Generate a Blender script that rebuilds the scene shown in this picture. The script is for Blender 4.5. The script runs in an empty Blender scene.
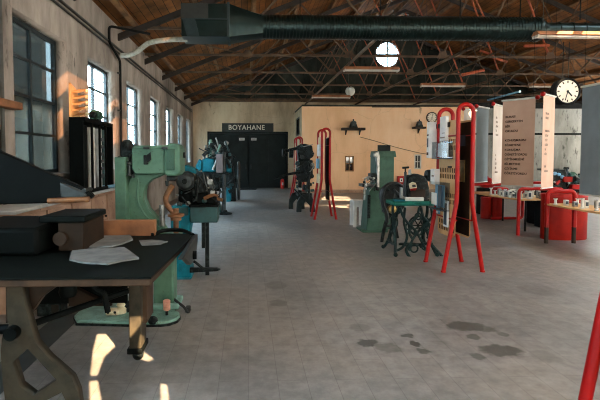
import bpy, bmesh, math, random
from mathutils import Vector, Matrix, Euler
random.seed(7)
R = math.radians
SC = bpy.context.scene
COL = SC.collection
SC.view_settings.view_transform = 'Standard'
SC.view_settings.look = 'None'
SC.view_settings.gamma = 1.0
SC.view_settings.use_curve_mapping = False
SC.view_settings.exposure = 0.0

# ------------------------------------------------------------------ camera
F = 450.0
YAW, PITCH = R(2.0), R(2.5)
VPX, VPY = 248.0, 157.0
cam_d = bpy.data.cameras.new('camera')
cam = bpy.data.objects.new('camera', cam_d)
COL.objects.link(cam)
cam.location = (0, 0, 1.6)
cam.rotation_euler = Euler((R(90) - PITCH, 0, -YAW), 'XYZ')
cam_d.sensor_width = 36.0
cam_d.lens = F / 600 * 36
_rot = cam.rotation_euler.to_matrix()
_v = _rot.transposed() @ Vector((0, 1, 0))
_vx, _vy = F * _v.x / -_v.z, F * _v.y / -_v.z       # vanishing point from the principal point (y up)
PPX, PPY = VPX - _vx, VPY + _vy                     # principal point in pixels
cam_d.shift_x = (300 - PPX) / 600
cam_d.shift_y = -(200 - PPY) / 600
cam_d.clip_start = 0.05
cam_d.clip_end = 200
SC.camera = cam
CP = Vector((0, 0, 1.6))

def ray(px, py):
    return _rot @ Vector(((px - PPX) / F, -(py - PPY) / F, -1))

def P(px, py, d):
    """point seen at pixel px,py on the plane y = d"""
    r = ray(px, py)
    return CP + r * (d / r.y)

def G(px, py, z=0.0):
    """point seen at pixel px,py on the plane z"""
    r = ray(px, py)
    return CP + r * ((z - 1.6) / r.z)

# ------------------------------------------------------------------ materials
def lin(c):
    def f(v):
        v /= 255.0
        return v / 12.92 if v <= 0.04045 else ((v + 0.055) / 1.055) ** 2.4
    return (f(c[0]), f(c[1]), f(c[2]), 1.0)

class NT:
    def __init__(s, m):
        m.use_nodes = True
        s.t = m.node_tree
        s.b = s.t.nodes['Principled BSDF']
    def n(s, kind, **kw):
        x = s.t.nodes.new(kind)
        for k, v in kw.items():
            if k.startswith('_'):
                setattr(x, k[1:], v)
            else:
                x.inputs[k.replace('__', ' ')].default_value = v
        return x
    def l(s, a, b):
        s.t.links.new(a, b)
    def ramp(s, fac, stops):
        r = s.t.nodes.new('ShaderNodeValToRGB')
        e = r.color_ramp.elements
        while len(e) < len(stops):
            e.new(0.5)
        for i, (p, c) in enumerate(stops):
            e[i].position = p
            e[i].color = c if len(c) == 4 else (*c, 1)
        s.l(fac, r.inputs[0])
        return r.outputs[0]
    def mix(s, fac, a, b, mode='MIX'):
        m = s.t.nodes.new('ShaderNodeMix')
        m.data_type = 'RGBA'
        m.blend_type = mode
        for sock, v in ((m.inputs[0], fac), (m.inputs[6], a), (m.inputs[7], b)):
            if hasattr(v, 'is_output'):
                s.l(v, sock)
            else:
                sock.default_value = v
        return m.outputs[2]
    def math(s, op, a, b=0.0, clamp=False):
        m = s.t.nodes.new('ShaderNodeMath')
        m.operation = op
        m.use_clamp = clamp
        for sock, v in ((m.inputs[0], a), (m.inputs[1], b)):
            if hasattr(v, 'is_output'):
                s.l(v, sock)
            else:
                sock.default_value = v
        return m.outputs[0]

MATS = {}
def mat(name, c1, c2=None, rough=0.6, metal=0.0, scale=6.0, bump=0.0, spec=0.4, lo=0.42, hi=0.66, chips=None):
    """painted / cast / wooden surface: base colour broken by worn patches of c2 (painted highlights on the iron), optional paint chips"""
    if name in MATS:
        return MATS[name]
    m = bpy.data.materials.new(name)
    t = NT(m)
    co = t.n('ShaderNodeTexCoord')
    nz = t.n('ShaderNodeTexNoise', Scale=scale, Detail=6.0, Roughness=0.6)
    t.l(co.outputs['Object'], nz.inputs['Vector'])
    if c2 is None:
        c2 = tuple(max(0, v * 0.72) for v in c1)
    col = t.ramp(nz.outputs['Fac'], [(lo, lin(c1)), (hi, lin(c2))])
    if chips:
        n2 = t.n('ShaderNodeTexNoise', Scale=scale * 5, Detail=4.0, Roughness=0.7)
        t.l(co.outputs['Object'], n2.inputs['Vector'])
        f = t.ramp(n2.outputs['Fac'], [(0.62, (0, 0, 0)), (0.68, (1, 1, 1))])
        col = t.mix(f, col, lin(chips))
    t.l(col, t.b.inputs['Base Color'])
    t.b.inputs['Roughness'].default_value = rough
    t.b.inputs['Metallic'].default_value = metal
    t.b.inputs['Specular IOR Level'].default_value = spec
    if bump:
        bp = t.n('ShaderNodeBump', Strength=bump, Distance=0.02)
        t.l(nz.outputs['Fac'], bp.inputs['Height'])
        t.l(bp.outputs[0], t.b.inputs['Normal'])
    MATS[name] = m
    return m

def mat_plaster(name, base, dark, pale, scale=0.9, crack=True, stain=0.57):
    m = bpy.data.materials.new(name)
    t = NT(m)
    co = t.n('ShaderNodeTexCoord')
    n1 = t.n('ShaderNodeTexNoise', Scale=scale, Detail=8.0, Roughness=0.65)
    n2 = t.n('ShaderNodeTexNoise', Scale=scale * 4.5, Detail=6.0, Roughness=0.7)
    n3 = t.n('ShaderNodeTexNoise', Scale=scale * 30, Detail=3.0)
    mp = t.n('ShaderNodeMapping')
    mp.inputs['Scale'].default_value = (1, 1, 0.35)       # streaks run down the wall
    t.l(co.outputs['Object'], mp.inputs[0])
    for n in (n1, n2):
        t.l(mp.outputs[0], n.inputs['Vector'])
    t.l(co.outputs['Object'], n3.inputs['Vector'])
    a = t.ramp(n1.outputs['Fac'], [(0.38, lin(pale)), (0.5, lin(base)), (0.66, lin(dark))])
    f = t.ramp(n2.outputs['Fac'], [(stain, (0, 0, 0)), (stain + 0.09, (0.75, 0.75, 0.75))])
    a = t.mix(f, a, lin(tuple(v * 0.5 for v in dark)))
    if crack:
        vo = t.n('ShaderNodeTexVoronoi', Scale=0.55, _feature='DISTANCE_TO_EDGE')
        w = t.n('ShaderNodeTexNoise', Scale=2.5, Detail=4.0)
        t.l(co.outputs['Object'], w.inputs['Vector'])
        wv = t.mix(0.25, co.outputs['Object'], w.outputs['Color'])
        t.l(wv, vo.inputs['Vector'])
        cr = t.ramp(vo.outputs['Distance'], [(0.0, (0.16, 0.16, 0.16)), (0.006, (0, 0, 0))])
        a = t.mix(cr, a, lin(tuple(v * 0.35 for v in dark)))
    t.l(a, t.b.inputs['Base Color'])
    t.b.inputs['Roughness'].default_value = 0.9
    t.b.inputs['Specular IOR Level'].default_value = 0.15
    bp = t.n('ShaderNodeBump', Strength=0.25, Distance=0.01)
    t.l(n3.outputs['Fac'], bp.inputs['Height'])
    t.l(bp.outputs[0], t.b.inputs['Normal'])
    MATS[name] = m
    return m

def mat_floor():
    m = bpy.data.materials.new('worn_cement_tiles')
    t = NT(m)
    co = t.n('ShaderNodeTexCoord')
    br = t.n('ShaderNodeTexBrick', Scale=1.0)
    br.offset = 0.5
    br.inputs['Brick Width'].default_value = 0.63
    br.inputs['Row Height'].default_value = 0.21
    br.inputs['Mortar Size'].default_value = 0.003
    br.inputs['Mortar Smooth'].default_value = 0.5
    br.inputs['Color1'].default_value = lin((132, 130, 127))
    br.inputs['Color2'].default_value = lin((126, 124, 121))
    br.inputs['Mortar'].default_value = lin((108, 106, 103))
    rm = t.n('ShaderNodeMapping')
    rm.inputs['Rotation'].default_value = (0, 0, R(90))
    t.l(co.outputs['Object'], rm.inputs[0])
    t.l(rm.outputs[0], br.inputs['Vector'])
    n1 = t.n('ShaderNodeTexNoise', Scale=0.55, Detail=7.0, Roughness=0.62)
    n2 = t.n('ShaderNodeTexNoise', Scale=7.0, Detail=8.0, Roughness=0.72)
    for n in (n1, n2):
        t.l(co.outputs['Object'], n.inputs['Vector'])
    v1 = t.ramp(n1.outputs['Fac'], [(0.34, (1.2, 1.13, 1.05)), (0.5, (0.96, 0.95, 0.94)), (0.66, (0.62, 0.65, 0.66))])
    v2 = t.ramp(n2.outputs['Fac'], [(0.36, (1.14, 1.13, 1.12)), (0.64, (0.74, 0.74, 0.74))])
    c = t.mix(1.0, br.outputs['Color'], v1, 'MULTIPLY')
    c = t.mix(1.0, c, v2, 'MULTIPLY')
    # oil stains where they lie on the floor
    sep = t.n('ShaderNodeSeparateXYZ')
    dn = t.n('ShaderNodeTexNoise', Scale=9.0, Detail=4.0, Roughness=0.6)
    t.l(co.outputs['Object'], dn.inputs['Vector'])
    off = t.n('ShaderNodeVectorMath', _operation='MULTIPLY_ADD')
    t.l(dn.outputs['Color'], off.inputs[0])
    off.inputs[1].default_value = (0.16, 0.16, 0)
    off.inputs[2].default_value = (-0.08, -0.08, 0)
    add = t.n('ShaderNodeVectorMath', _operation='ADD')
    t.l(co.outputs['Object'], add.inputs[0])
    t.l(off.outputs[0], add.inputs[1])
    t.l(add.outputs[0], sep.inputs[0])
    tot = None
    for px, py, w, h, a in ((367.5, 342.7, 20, 7, 0.8), (388, 348, 30, 9, 0.45), (408.6, 336.3, 10, 4.5, 0.75), (415.5, 344, 11, 5, 0.85),
                            (422, 351, 13, 5, 0.6), (466, 326.5, 38, 9, 0.75), (486, 329, 18, 6, 0.5), (474, 337, 11, 5, 0.6), (501, 350.5, 40, 11, 0.75),
                            (478, 356.5, 12, 5, 0.55), (502, 334, 10, 4.5, 0.5), (278, 303, 18, 6, 0.4), (276, 285, 22, 7, 0.35),
                            (360, 328, 22, 7, 0.3), (540, 290, 40, 10, 0.3), (545, 357, 30, 12, 0.25)):
        c0 = G(px, py)
        rx = (G(px + w / 2, py) - c0).length
        ry = abs(G(px, py - h / 2).y - G(px, py + h / 2).y) / 2
        dx = t.math('DIVIDE', t.math('SUBTRACT', sep.outputs[0], c0.x), rx * 1.15)
        dy = t.math('DIVIDE', t.math('SUBTRACT', sep.outputs[1], c0.y), ry * 1.25)
        r2 = t.math('ADD', t.math('MULTIPLY', dx, dx), t.math('MULTIPLY', dy, dy))
        e = t.math('MULTIPLY', t.math('SUBTRACT', 1.0, r2), 2.2 , True)
        e = t.math('MULTIPLY', t.math('MINIMUM', e, 1.0), a)
        tot = e if tot is None else t.math('MAXIMUM', tot, e)
    c = t.mix(t.math('MULTIPLY', tot, 1.0, True), c, lin((50, 50, 45)))
    t.l(c, t.b.inputs['Base Color'])
    rg = t.ramp(n1.outputs['Fac'], [(0.35, (0.52, 0.52, 0.52)), (0.7, (0.36, 0.36, 0.36))])
    t.l(rg, t.b.inputs['Roughness'])
    t.b.inputs['Specular IOR Level'].default_value = 0.35
    bp = t.n('ShaderNodeBump', Strength=0.25, Distance=0.004)
    t.l(t.math('SUBTRACT', n2.outputs['Fac'], br.outputs['Fac']), bp.inputs['Height'])
    t.l(bp.outputs[0], t.b.inputs['Normal'])
    MATS['floor'] = m
    return m

def mat_boards(name, c1, c2, gap, axis='x', width=0.16):
    """timber boarding: planks laid across with dark joints"""
    m = bpy.data.materials.new(name)
    t = NT(m)
    co = t.n('ShaderNodeTexCoord')
    br = t.n('ShaderNodeTexBrick', Scale=1.0)
    br.inputs['Brick Width'].default_value = 2.4
    br.inputs['Row Height'].default_value = width
    br.inputs['Mortar Size'].default_value = 0.006
    br.inputs['Color1'].default_value = lin(c1)
    br.inputs['Color2'].default_value = lin(c2)
    br.inputs['Mortar'].default_value = lin(gap)
    mp = t.n('ShaderNodeMapping')
    if axis == 'x':
        mp.inputs['Rotation'].default_value = (0, 0, R(90))
    t.l(co.outputs['Object'], mp.inputs[0])
    t.l(mp.outputs[0], br.inputs['Vector'])
    nz = t.n('ShaderNodeTexNoise', Scale=1.3, Detail=6.0, Roughness=0.65)
    t.l(co.outputs['Object'], nz.inputs['Vector'])
    v = t.ramp(nz.outputs['Fac'], [(0.36, (1.35, 1.2, 1.05)), (0.66, (0.45, 0.46, 0.48))])
    c = t.mix(1.0, br.outputs['Color'], v, 'MULTIPLY')
    t.l(c, t.b.inputs['Base Color'])
    t.b.inputs['Roughness'].default_value = 0.8
    t.b.inputs['Specular IOR Level'].default_value = 0.2
    MATS[name] = m
    return m

def mat_glass(name, tint, dirt, dirt_amt=0.25, gloss=0.12):
    m = bpy.data.materials.new(name)
    t = NT(m)
    out = t.t.nodes['Material Output']
    tr = t.n('ShaderNodeBsdfTransparent', Color=lin(tint))
    gl = t.n('ShaderNodeBsdfGlossy', Roughness=0.06)
    df = t.n('ShaderNodeBsdfDiffuse', Color=lin(dirt))
    co = t.n('ShaderNodeTexCoord')
    nz = t.n('ShaderNodeTexNoise', Scale=1.7, Detail=6.0, Roughness=0.65)
    t.l(co.outputs['Object'], nz.inputs['Vector'])
    f = t.ramp(nz.outputs['Fac'], [(0.35, (0.02, 0.02, 0.02)), (0.7, (dirt_amt, dirt_amt, dirt_amt))])
    m1 = t.n('ShaderNodeMixShader')
    m1.inputs[0].default_value = gloss
    t.l(tr.outputs[0], m1.inputs[1])
    t.l(gl.outputs[0], m1.inputs[2])
    m2 = t.n('ShaderNodeMixShader')
    t.l(f, m2.inputs[0])
    t.l(m1.outputs[0], m2.inputs[1])
    t.l(df.outputs[0], m2.inputs[2])
    t.l(m2.outputs[0], out.inputs['Surface'])
    MATS[name] = m
    return m

def mat_brick(name):
    m = bpy.data.materials.new(name)
    t = NT(m)
    co = t.n('ShaderNodeTexCoord')
    mp = t.n('ShaderNodeMapping')
    mp.inputs['Rotation'].default_value = (R(90), 0, R(90))
    br = t.n('ShaderNodeTexBrick', Scale=1.0)
    br.inputs['Brick Width'].default_value = 0.26
    br.inputs['Row Height'].default_value = 0.09
    br.inputs['Mortar Size'].default_value = 0.008
    br.inputs['Color1'].default_value = lin((92, 62, 48))
    br.inputs['Color2'].default_value = lin((70, 54, 46))
    br.inputs['Mortar'].default_value = lin((88, 84, 78))
    t.l(co.outputs['Object'], mp.inputs[0])
    t.l(mp.outputs[0], br.inputs['Vector'])
    t.l(br.outputs['Color'], t.b.inputs['Base Color'])
    t.b.inputs['Roughness'].default_value = 0.9
    MATS[name] = m
    return m

M = {
    'floor': mat_floor(),
    'plaster': mat_plaster('stained_grey_plaster', (146, 136, 126), (100, 92, 84), (178, 166, 154), 0.9, True, 0.60),
    'back': mat_plaster('stained_cream_plaster', (200, 178, 148), (160, 142, 118), (216, 198, 168), 0.7, True, 0.63),
    'ochre': mat_plaster('faded_ochre_plaster', (236, 192, 150), (220, 172, 130), (242, 204, 166), 0.45, True, 0.66),
    'whitewash': mat_plaster('stained_whitewash', (138, 138, 132), (106, 106, 100), (158, 156, 150), 0.8),
    'boards': mat_boards('brown_roof_boards', (138, 90, 46), (108, 70, 34), (30, 20, 12)),
    'purlin': mat('purlin_timber', (140, 100, 62), (96, 68, 42), 0.8, scale=3),
    'truss': mat('rust_brown_steel', (98, 74, 52), (66, 50, 38), 0.65, scale=4),
    'rafter': mat('dark_brown_rafter', (52, 42, 34), (36, 30, 26), 0.75, scale=4),
    'orange': mat('sunlit_orange_steel', (170, 80, 44), (120, 62, 40), 0.6, scale=4),  # brighter copy of the truss steel, colour imitates sun falling on it
    'darksteel': mat('black_painted_steel', (22, 24, 23), (14, 16, 16), 0.6, scale=4, spec=0.1),
    'frame': mat('dark_window_frame', (32, 44, 46), (22, 30, 32), 0.5, scale=8),
    'glass': mat_glass('dusty_window_glass', (225, 235, 240), (150, 155, 155), 0.22, 0.10),
    'glassdark': mat_glass('grimy_dark_glass', (104, 112, 114), (60, 66, 66), 0.3, 0.10),
    'duct': mat('dark_galvanised_duct', (24, 42, 40), (16, 30, 29), 0.34, 0.6, scale=5),
    'ductpale': mat('grey_duct_panel', (50, 53, 50), (40, 43, 40), 0.5, 0.3, scale=5),
    'ductteal': mat('teal_grey_duct_panel', (42, 58, 60), (34, 48, 50), 0.45, 0.4, scale=5),
    'hose': mat('pale_corrugated_hose', (168, 164, 150), (128, 124, 112), 0.6, scale=12),
    'door': mat('green_black_door_paint', (24, 34, 33), (17, 25, 25), 0.5, scale=2.5, spec=0.15),
    'signbg': mat('slate_green_sign_board', (42, 52, 48), (32, 40, 38), 0.6, scale=4),
    'signtx': mat('faded_cream_lettering', (236, 230, 214), (196, 190, 176), 0.7, scale=9),
    'white': mat('white_card', (226, 226, 222), (204, 206, 204), 0.6, scale=6),
    'cream': mat('cream_enamel', (214, 204, 172), (180, 168, 132), 0.5, scale=8, chips=(96, 80, 60)),
    'green': mat('sage_green_machine_paint', (86, 122, 101), (64, 96, 80), 0.45, scale=5, spec=0.2, chips=(70, 84, 72)),
    'greenworn': mat('worn_green_base_paint', (120, 160, 146), (84, 118, 106), 0.5, scale=7, chips=(66, 54, 40)),
    'blue': mat('turquoise_machine_paint', (14, 118, 136), (10, 88, 102), 0.45, scale=6, spec=0.2, chips=(30, 60, 66)),
    'teal': mat('deep_teal_machine_paint', (18, 66, 66), (12, 46, 48), 0.45, scale=6, chips=(20, 30, 30)),
    'press': mat('dark_green_press_paint', (60, 92, 76), (44, 72, 60), 0.5, scale=5, spec=0.18, chips=(40, 52, 46)),
    'iron': mat('black_cast_iron', (15, 20, 20), (56, 66, 64), 0.45, 0.0, scale=18, spec=0.12, lo=0.48, hi=0.74),  # paler patches imitate fine highlights on the black iron
    'irongrey': mat('worn_grey_iron', (54, 60, 60), (32, 37, 37), 0.42, 0.4, scale=9),
    'steel': mat('scuffed_bare_steel', (150, 152, 148), (104, 106, 102), 0.35, 0.8, scale=12),
    'rust': mat('rust_brown_casting', (122, 80, 46), (76, 52, 34), 0.55, 0.2, scale=8),
    'brass': mat('dull_brass', (178, 150, 92), (120, 100, 62), 0.4, 0.7, scale=12),
    'wood': mat('warm_plank_wood', (140, 92, 58), (108, 70, 44), 0.65, scale=5),
    'wooddark': mat('oiled_dark_wood', (46, 34, 24), (28, 21, 15), 0.6, scale=5, spec=0.2),
    'tabletop': mat('green_black_bench_top', (14, 20, 18), (9, 13, 12), 0.6, scale=5, spec=0.06),
    'cutter': mat('black_green_cutter_iron', (10, 14, 13), (6, 8, 8), 0.55, 0.0, scale=7, spec=0.05),
    'paper': mat('grey_felt_sheet', (112, 115, 113), (90, 93, 92), 0.9, scale=8),
    'red': mat('bright_red_tube_paint', (160, 10, 6), (134, 7, 4), 0.4, scale=4, spec=0.22),
    'reddrum': mat('orange_red_drum_paint', (146, 22, 8), (120, 15, 6), 0.5, scale=3, spec=0.15),
    'ply': mat('pale_plywood', (206, 162, 108), (186, 142, 92), 0.6, scale=6),
    'slot': mat('slot_shade_brown', (48, 32, 20), (34, 23, 15), 0.8, spec=0.1),
    'acrylic': mat_glass('smoky_acrylic', (226, 232, 234), (150, 164, 172), 0.06, 0.05),
    'navy': mat('dark_blue_grey_card', (40, 56, 68), (28, 38, 46), 0.5),
    'skyblue': mat('pale_blue_card', (120, 170, 196), (96, 146, 176), 0.6),
    'banner': mat('beige_banner_cloth', (206, 172, 150), (192, 158, 136), 0.85, scale=1.6),
    'bannerwhite': mat('off_white_banner_cloth', (206, 196, 184), (192, 182, 170), 0.85, scale=1.6),
    'edge': mat('worn_brown_table_edge', (66, 48, 33), (44, 33, 24), 0.6, scale=6, spec=0.2),
    'legpaint': mat('olive_brown_leg_paint', (56, 50, 38), (36, 33, 26), 0.6, scale=8, spec=0.2),
    'blockwood': mat('dark_box_wood', (44, 33, 24), (30, 24, 18), 0.6, scale=6, spec=0.1),
    'irondark': mat('dark_grey_iron', (32, 40, 40), (18, 23, 23), 0.5, scale=9, spec=0.15),
    'tealiron': mat('green_black_cast_iron', (14, 36, 35), (40, 64, 60), 0.5, scale=14, spec=0.15, lo=0.5, hi=0.75),
    'standtop': mat('sea_green_stand_top', (20, 108, 92), (14, 80, 70), 0.5, scale=6, spec=0.2),
    'greybox': mat('mauve_grey_box', (122, 114, 114), (100, 94, 94), 0.6, scale=6, spec=0.2),
    'bannergrey': mat('grey_banner_cloth', (118, 128, 132), (104, 114, 118), 0.85, scale=1.6),
    'ink': mat('brown_black_print', (70, 58, 48), (58, 48, 40), 0.9),
    'inkgrey': mat('grey_print', (132, 118, 106), (120, 108, 98), 0.9),
    'clockface': mat('cream_clock_face', (228, 220, 200), (214, 204, 182), 0.5, scale=3),
    'lampbody': mat('tan_lamp_housing', (176, 118, 78), (140, 94, 64), 0.6, scale=5),
    'lampwhite': mat('white_lamp_tube', (206, 196, 184), (180, 170, 158), 0.4, scale=5),
    'pipe': mat('grey_wall_conduit', (74, 74, 68), (52, 52, 48), 0.55, 0.3, scale=6),
    'cup': mat('pinkish_cupboard_paint', (178, 146, 122), (148, 116, 94), 0.75, scale=2.5, chips=(96, 74, 58)),
    'ledge': mat('pale_blue_white_ledge', (190, 196, 196), (150, 158, 160), 0.5, scale=4),
    'bench': mat('pale_grey_paint', (206, 207, 200), (176, 180, 172), 0.6, scale=5),
    'strip': mat('dark_floor_channel', (60, 66, 64), (48, 54, 54), 0.6, scale=3),
    'brick': mat_brick('sooty_brick'),
    'render': mat_plaster('pale_outside_render', (184, 178, 166), (140, 134, 124), (200, 196, 186), 0.6, False),
    'pink': mat('pink_worn_wood', (206, 150, 128), (170, 110, 90), 0.6, scale=9),
    'rubber': mat('black_rubber', (22, 23, 24), (16, 17, 18), 0.7),
    'extred': mat('extinguisher_red', (206, 38, 26), (180, 30, 22), 0.35),
}

# ------------------------------------------------------------------ mesh builder
class MB:
    def __init__(s):
        s.bm = bmesh.new()
    def box(s, c, d, rot=None):
        m = Matrix.Translation(c)
        if rot:
            m = m @ Euler(rot).to_matrix().to_4x4()
        m = m @ Matrix.Diagonal((d[0], d[1], d[2], 1))
        bmesh.ops.create_cube(s.bm, size=1.0, matrix=m)
        return s
    def span(s, a, b):
        c = [(a[i] + b[i]) / 2 for i in range(3)]
        d = [abs(b[i] - a[i]) for i in range(3)]
        return s.box(c, d)
    def cyl(s, a, b, r, r2=None, seg=20):
        a, b = Vector(a), Vector(b)
        v = b - a
        m = Matrix.Translation((a + b) / 2) @ v.to_track_quat('Z', 'Y').to_matrix().to_4x4()
        bmesh.ops.create_cone(s.bm, cap_ends=True, segments=seg, radius1=r, radius2=r if r2 is None else r2, depth=v.length, matrix=m)
        return s
    def ball(s, c, r, sc=(1, 1, 1), seg=16):
        m = Matrix.Translation(c) @ Matrix.Diagonal((sc[0], sc[1], sc[2], 1))
        bmesh.ops.create_uvsphere(s.bm, u_segments=seg, v_segments=max(8, seg // 2), radius=r, matrix=m)
        return s
    def tube(s, pts, r, seg=10, closed=False, r2=None, flat=1.0):
        """swept tube along pts; r may taper to r2; flat squashes one axis"""
        pts = [Vector(p) for p in pts]
        n = len(pts)
        rings = []
        up = None
        for i, p in enumerate(pts):
            if closed:
                t = (pts[(i + 1) % n] - pts[i - 1]).normalized()
            elif i == 0:
                t = (pts[1] - p).normalized()
            elif i == n - 1:
                t = (p - pts[i - 1]).normalized()
            else:
                t = ((pts[i + 1] - p).normalized() + (p - pts[i - 1]).normalized()).normalized()
            if up is None:
                up = t.orthogonal().normalized() if abs(t.y) > 0.9 else (Vector((0, 1, 0)) - t * t.y).normalized()
            else:
                up = (up - t * up.dot(t)).normalized()
            sd = t.cross(up)
            rr = r if r2 is None else r + (r2 - r) * i / (n - 1)
            rings.append([s.bm.verts.new(p + (up * math.cos(2 * math.pi * k / seg) * flat + sd * math.sin(2 * math.pi * k / seg)) * rr) for k in range(seg)])
        for i in range(n if closed else n - 1):
            a, b = rings[i], rings[(i + 1) % n]
            for k in range(seg):
                s.bm.faces.new((a[k], a[(k + 1) % seg], b[(k + 1) % seg], b[k]))
        if not closed:
            s.bm.faces.new(rings[0][::-1])
            s.bm.faces.new(rings[-1])
        return s
    def lathe(s, prof, c=(0, 0, 0), axis='z', seg=28):
        """prof: (radius, height) pairs, turned about the axis through c"""
        c = Vector(c)
        def pos(r, h, a):
            u, v = r * math.cos(a), r * math.sin(a)
            return c + (Vector((u, v, h)) if axis == 'z' else Vector((h, u, v)) if axis == 'x' else Vector((v, h, u)))
        rings = [[s.bm.verts.new(pos(max(r, 1e-4), h, 2 * math.pi * k / seg)) for k in range(seg)] for r, h in prof]
        for a, b in zip(rings, rings[1:]):
            for k in range(seg):
                s.bm.faces.new((a[k], a[(k + 1) % seg], b[(k + 1) % seg], b[k]))
        s.bm.faces.new(rings[0][::-1])
        s.bm.faces.new(rings[-1])
        return s
    def prism(s, pts, plane, a, b):
        def pos(u, v, w):
            return Vector((u, w, v)) if plane == 'xz' else Vector((w, u, v)) if plane == 'yz' else Vector((u, v, w))
        f0 = [s.bm.verts.new(pos(u, v, a)) for u, v in pts]
        f1 = [s.bm.verts.new(pos(u, v, b)) for u, v in pts]
        s.bm.faces.new(f0)
        s.bm.faces.new(f1[::-1])
        n = len(pts)
        for i in range(n):
            s.bm.faces.new((f0[i], f1[i], f1[(i + 1) % n], f0[(i + 1) % n]))
        return s
    def build(s, name, m, parent=None, bevel=0.0, smooth=True, loc=None, rot=None):
        bmesh.ops.recalc_face_normals(s.bm, faces=s.bm.faces)
        me = bpy.data.meshes.new(name)
        if smooth:
            for f in s.bm.faces:
                f.smooth = True
            for e in s.bm.edges:
                if len(e.link_faces) != 2 or e.calc_face_angle(3.0) > R(32):
                    e.smooth = False
        s.bm.to_mesh(me)
        s.bm.free()
        return link(name, me, m, parent, bevel, loc, rot)

def link(name, me, m, parent=None, bevel=0.0, loc=None, rot=None):
    me.materials.clear()
    me.materials.append(M[m] if isinstance(m, str) else m)
    o = bpy.data.objects.new(name, me)
    COL.objects.link(o)
    if parent is not None:
        o.parent = parent
    if loc is not None:
        o.location = loc
    if rot is not None:
        o.rotation_euler = rot
    if bevel:
        b = o.modifiers.new('bevel', 'BEVEL')
        b.width = bevel
        b.segments = 2
        b.limit_method = 'ANGLE'
    return o

def sheet(name, outer, holes, thick, m, parent=None, matrix=None, loc=None, rot=None):
    """flat plate with holes: 2-D outline (u, v) filled and extruded by thick (centred), then placed by matrix"""
    cu = bpy.data.curves.new('outline', 'CURVE')
    cu.dimensions = '2D'
    cu.fill_mode = 'BOTH'
    cu.extrude = thick / 2
    for pts in [outer] + list(holes):
        sp = cu.splines.new('POLY')
        sp.points.add(len(pts) - 1)
        for q, (u, v) in zip(sp.points, pts):
            q.co = (u, v, 0, 1)
        sp.use_cyclic_u = True
    tmp = bpy.data.objects.new('outline', cu)
    COL.objects.link(tmp)
    dg = bpy.context.evaluated_depsgraph_get()
    me = bpy.data.meshes.new_from_object(tmp.evaluated_get(dg))
    bpy.data.objects.remove(tmp)
    bpy.data.curves.remove(cu)
    if matrix is not None:
        me.transform(matrix)
    bm = bmesh.new()
    bm.from_mesh(me)
    bmesh.ops.remove_doubles(bm, verts=bm.verts, dist=1e-5)
    bmesh.ops.recalc_face_normals(bm, faces=bm.faces)
    bm.to_mesh(me)
    bm.free()
    me.name = name
    return link(name, me, m, parent, 0, loc, rot)

MXZ = Matrix(((1, 0, 0, 0), (0, 0, -1, 0), (0, 1, 0, 0), (0, 0, 0, 1)))      # u->x, v->z
MYZ = Matrix(((0, 0, 1, 0), (1, 0, 0, 0), (0, 1, 0, 0), (0, 0, 0, 1)))       # u->y, v->z

def lettering(name, body, size, m, parent, matrix, align='LEFT', thick=0.002, spacing=1.0, lead=1.0):
    cu = bpy.data.curves.new('text', 'FONT')
    cu.body = body
    cu.size = size
    cu.align_x = align
    cu.extrude = thick
    cu.space_character = spacing
    cu.space_line = lead
    cu.offset = size * 0.018
    tmp = bpy.data.objects.new('text', cu)
    COL.objects.link(tmp)
    dg = bpy.context.evaluated_depsgraph_get()
    me = bpy.data.meshes.new_from_object(tmp.evaluated_get(dg))
    bpy.data.objects.remove(tmp)
    bpy.data.curves.remove(cu)
    me.transform(matrix)
    return link(name, me, m, parent)

def thing(name, label, cat, loc=(0, 0, 0), rz=0.0, group=None):
    o = bpy.data.objects.new(name, None)
    COL.objects.link(o)
    o.empty_display_size = 0.1
    o.location = loc
    o.rotation_euler = (0, 0, rz)
    return tag(o, label, cat, group)

def tag(o, label, cat, group=None):
    o['label'] = label
    o['category'] = cat
    if group:
        o['group'] = group
    return o

def struct(o):
    o['kind'] = 'structure'
    return o

def dup(root, loc, rz=0.0, label=None):
    r = root.copy()
    COL.objects.link(r)
    r.location = loc
    r.rotation_euler = (0, 0, rz)
    if label:
        r['label'] = label
    for ch in list(root.children):
        c = ch.copy()
        COL.objects.link(c)
        c.parent = r
        for g in ch.children:
            d = g.copy()
            COL.objects.link(d)
            d.parent = c
    return r

def arc(cx, cy, r, a0, a1, n=8):
    return [(cx + r * math.cos(R(a0 + (a1 - a0) * i / n)), cy + r * math.sin(R(a0 + (a1 - a0) * i / n))) for i in range(n + 1)]

def smooth_path(pts, n=5):
    """Catmull-Rom through the points"""
    pts = [Vector(p) for p in pts]
    out = []
    for i in range(len(pts) - 1):
        p0, p1, p2, p3 = pts[max(i - 1, 0)], pts[i], pts[i + 1], pts[min(i + 2, len(pts) - 1)]
        for k in range(n):
            t = k / n
            out.append(0.5 * ((2 * p1) + (p2 - p0) * t + (2 * p0 - 5 * p1 + 4 * p2 - p3) * t * t + (3 * p1 - p0 - 3 * p2 + p3) * t ** 3))
    out.append(pts[-1])
    return out

def rounded(pts, r=0.05, n=4):
    """polyline with its inner corners rounded"""
    pts = [Vector(p) for p in pts]
    out = [pts[0]]
    for a, b, c in zip(pts, pts[1:], pts[2:]):
        u, v = (a - b), (c - b)
        k = min(r, u.length * 0.45, v.length * 0.45)
        p, q = b + u.normalized() * k, b + v.normalized() * k
        for i in range(n + 1):
            t = i / n
            out.append(p * (1 - t) ** 2 + b * 2 * t * (1 - t) + q * t * t)
    out.append(pts[-1])
    return out

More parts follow.
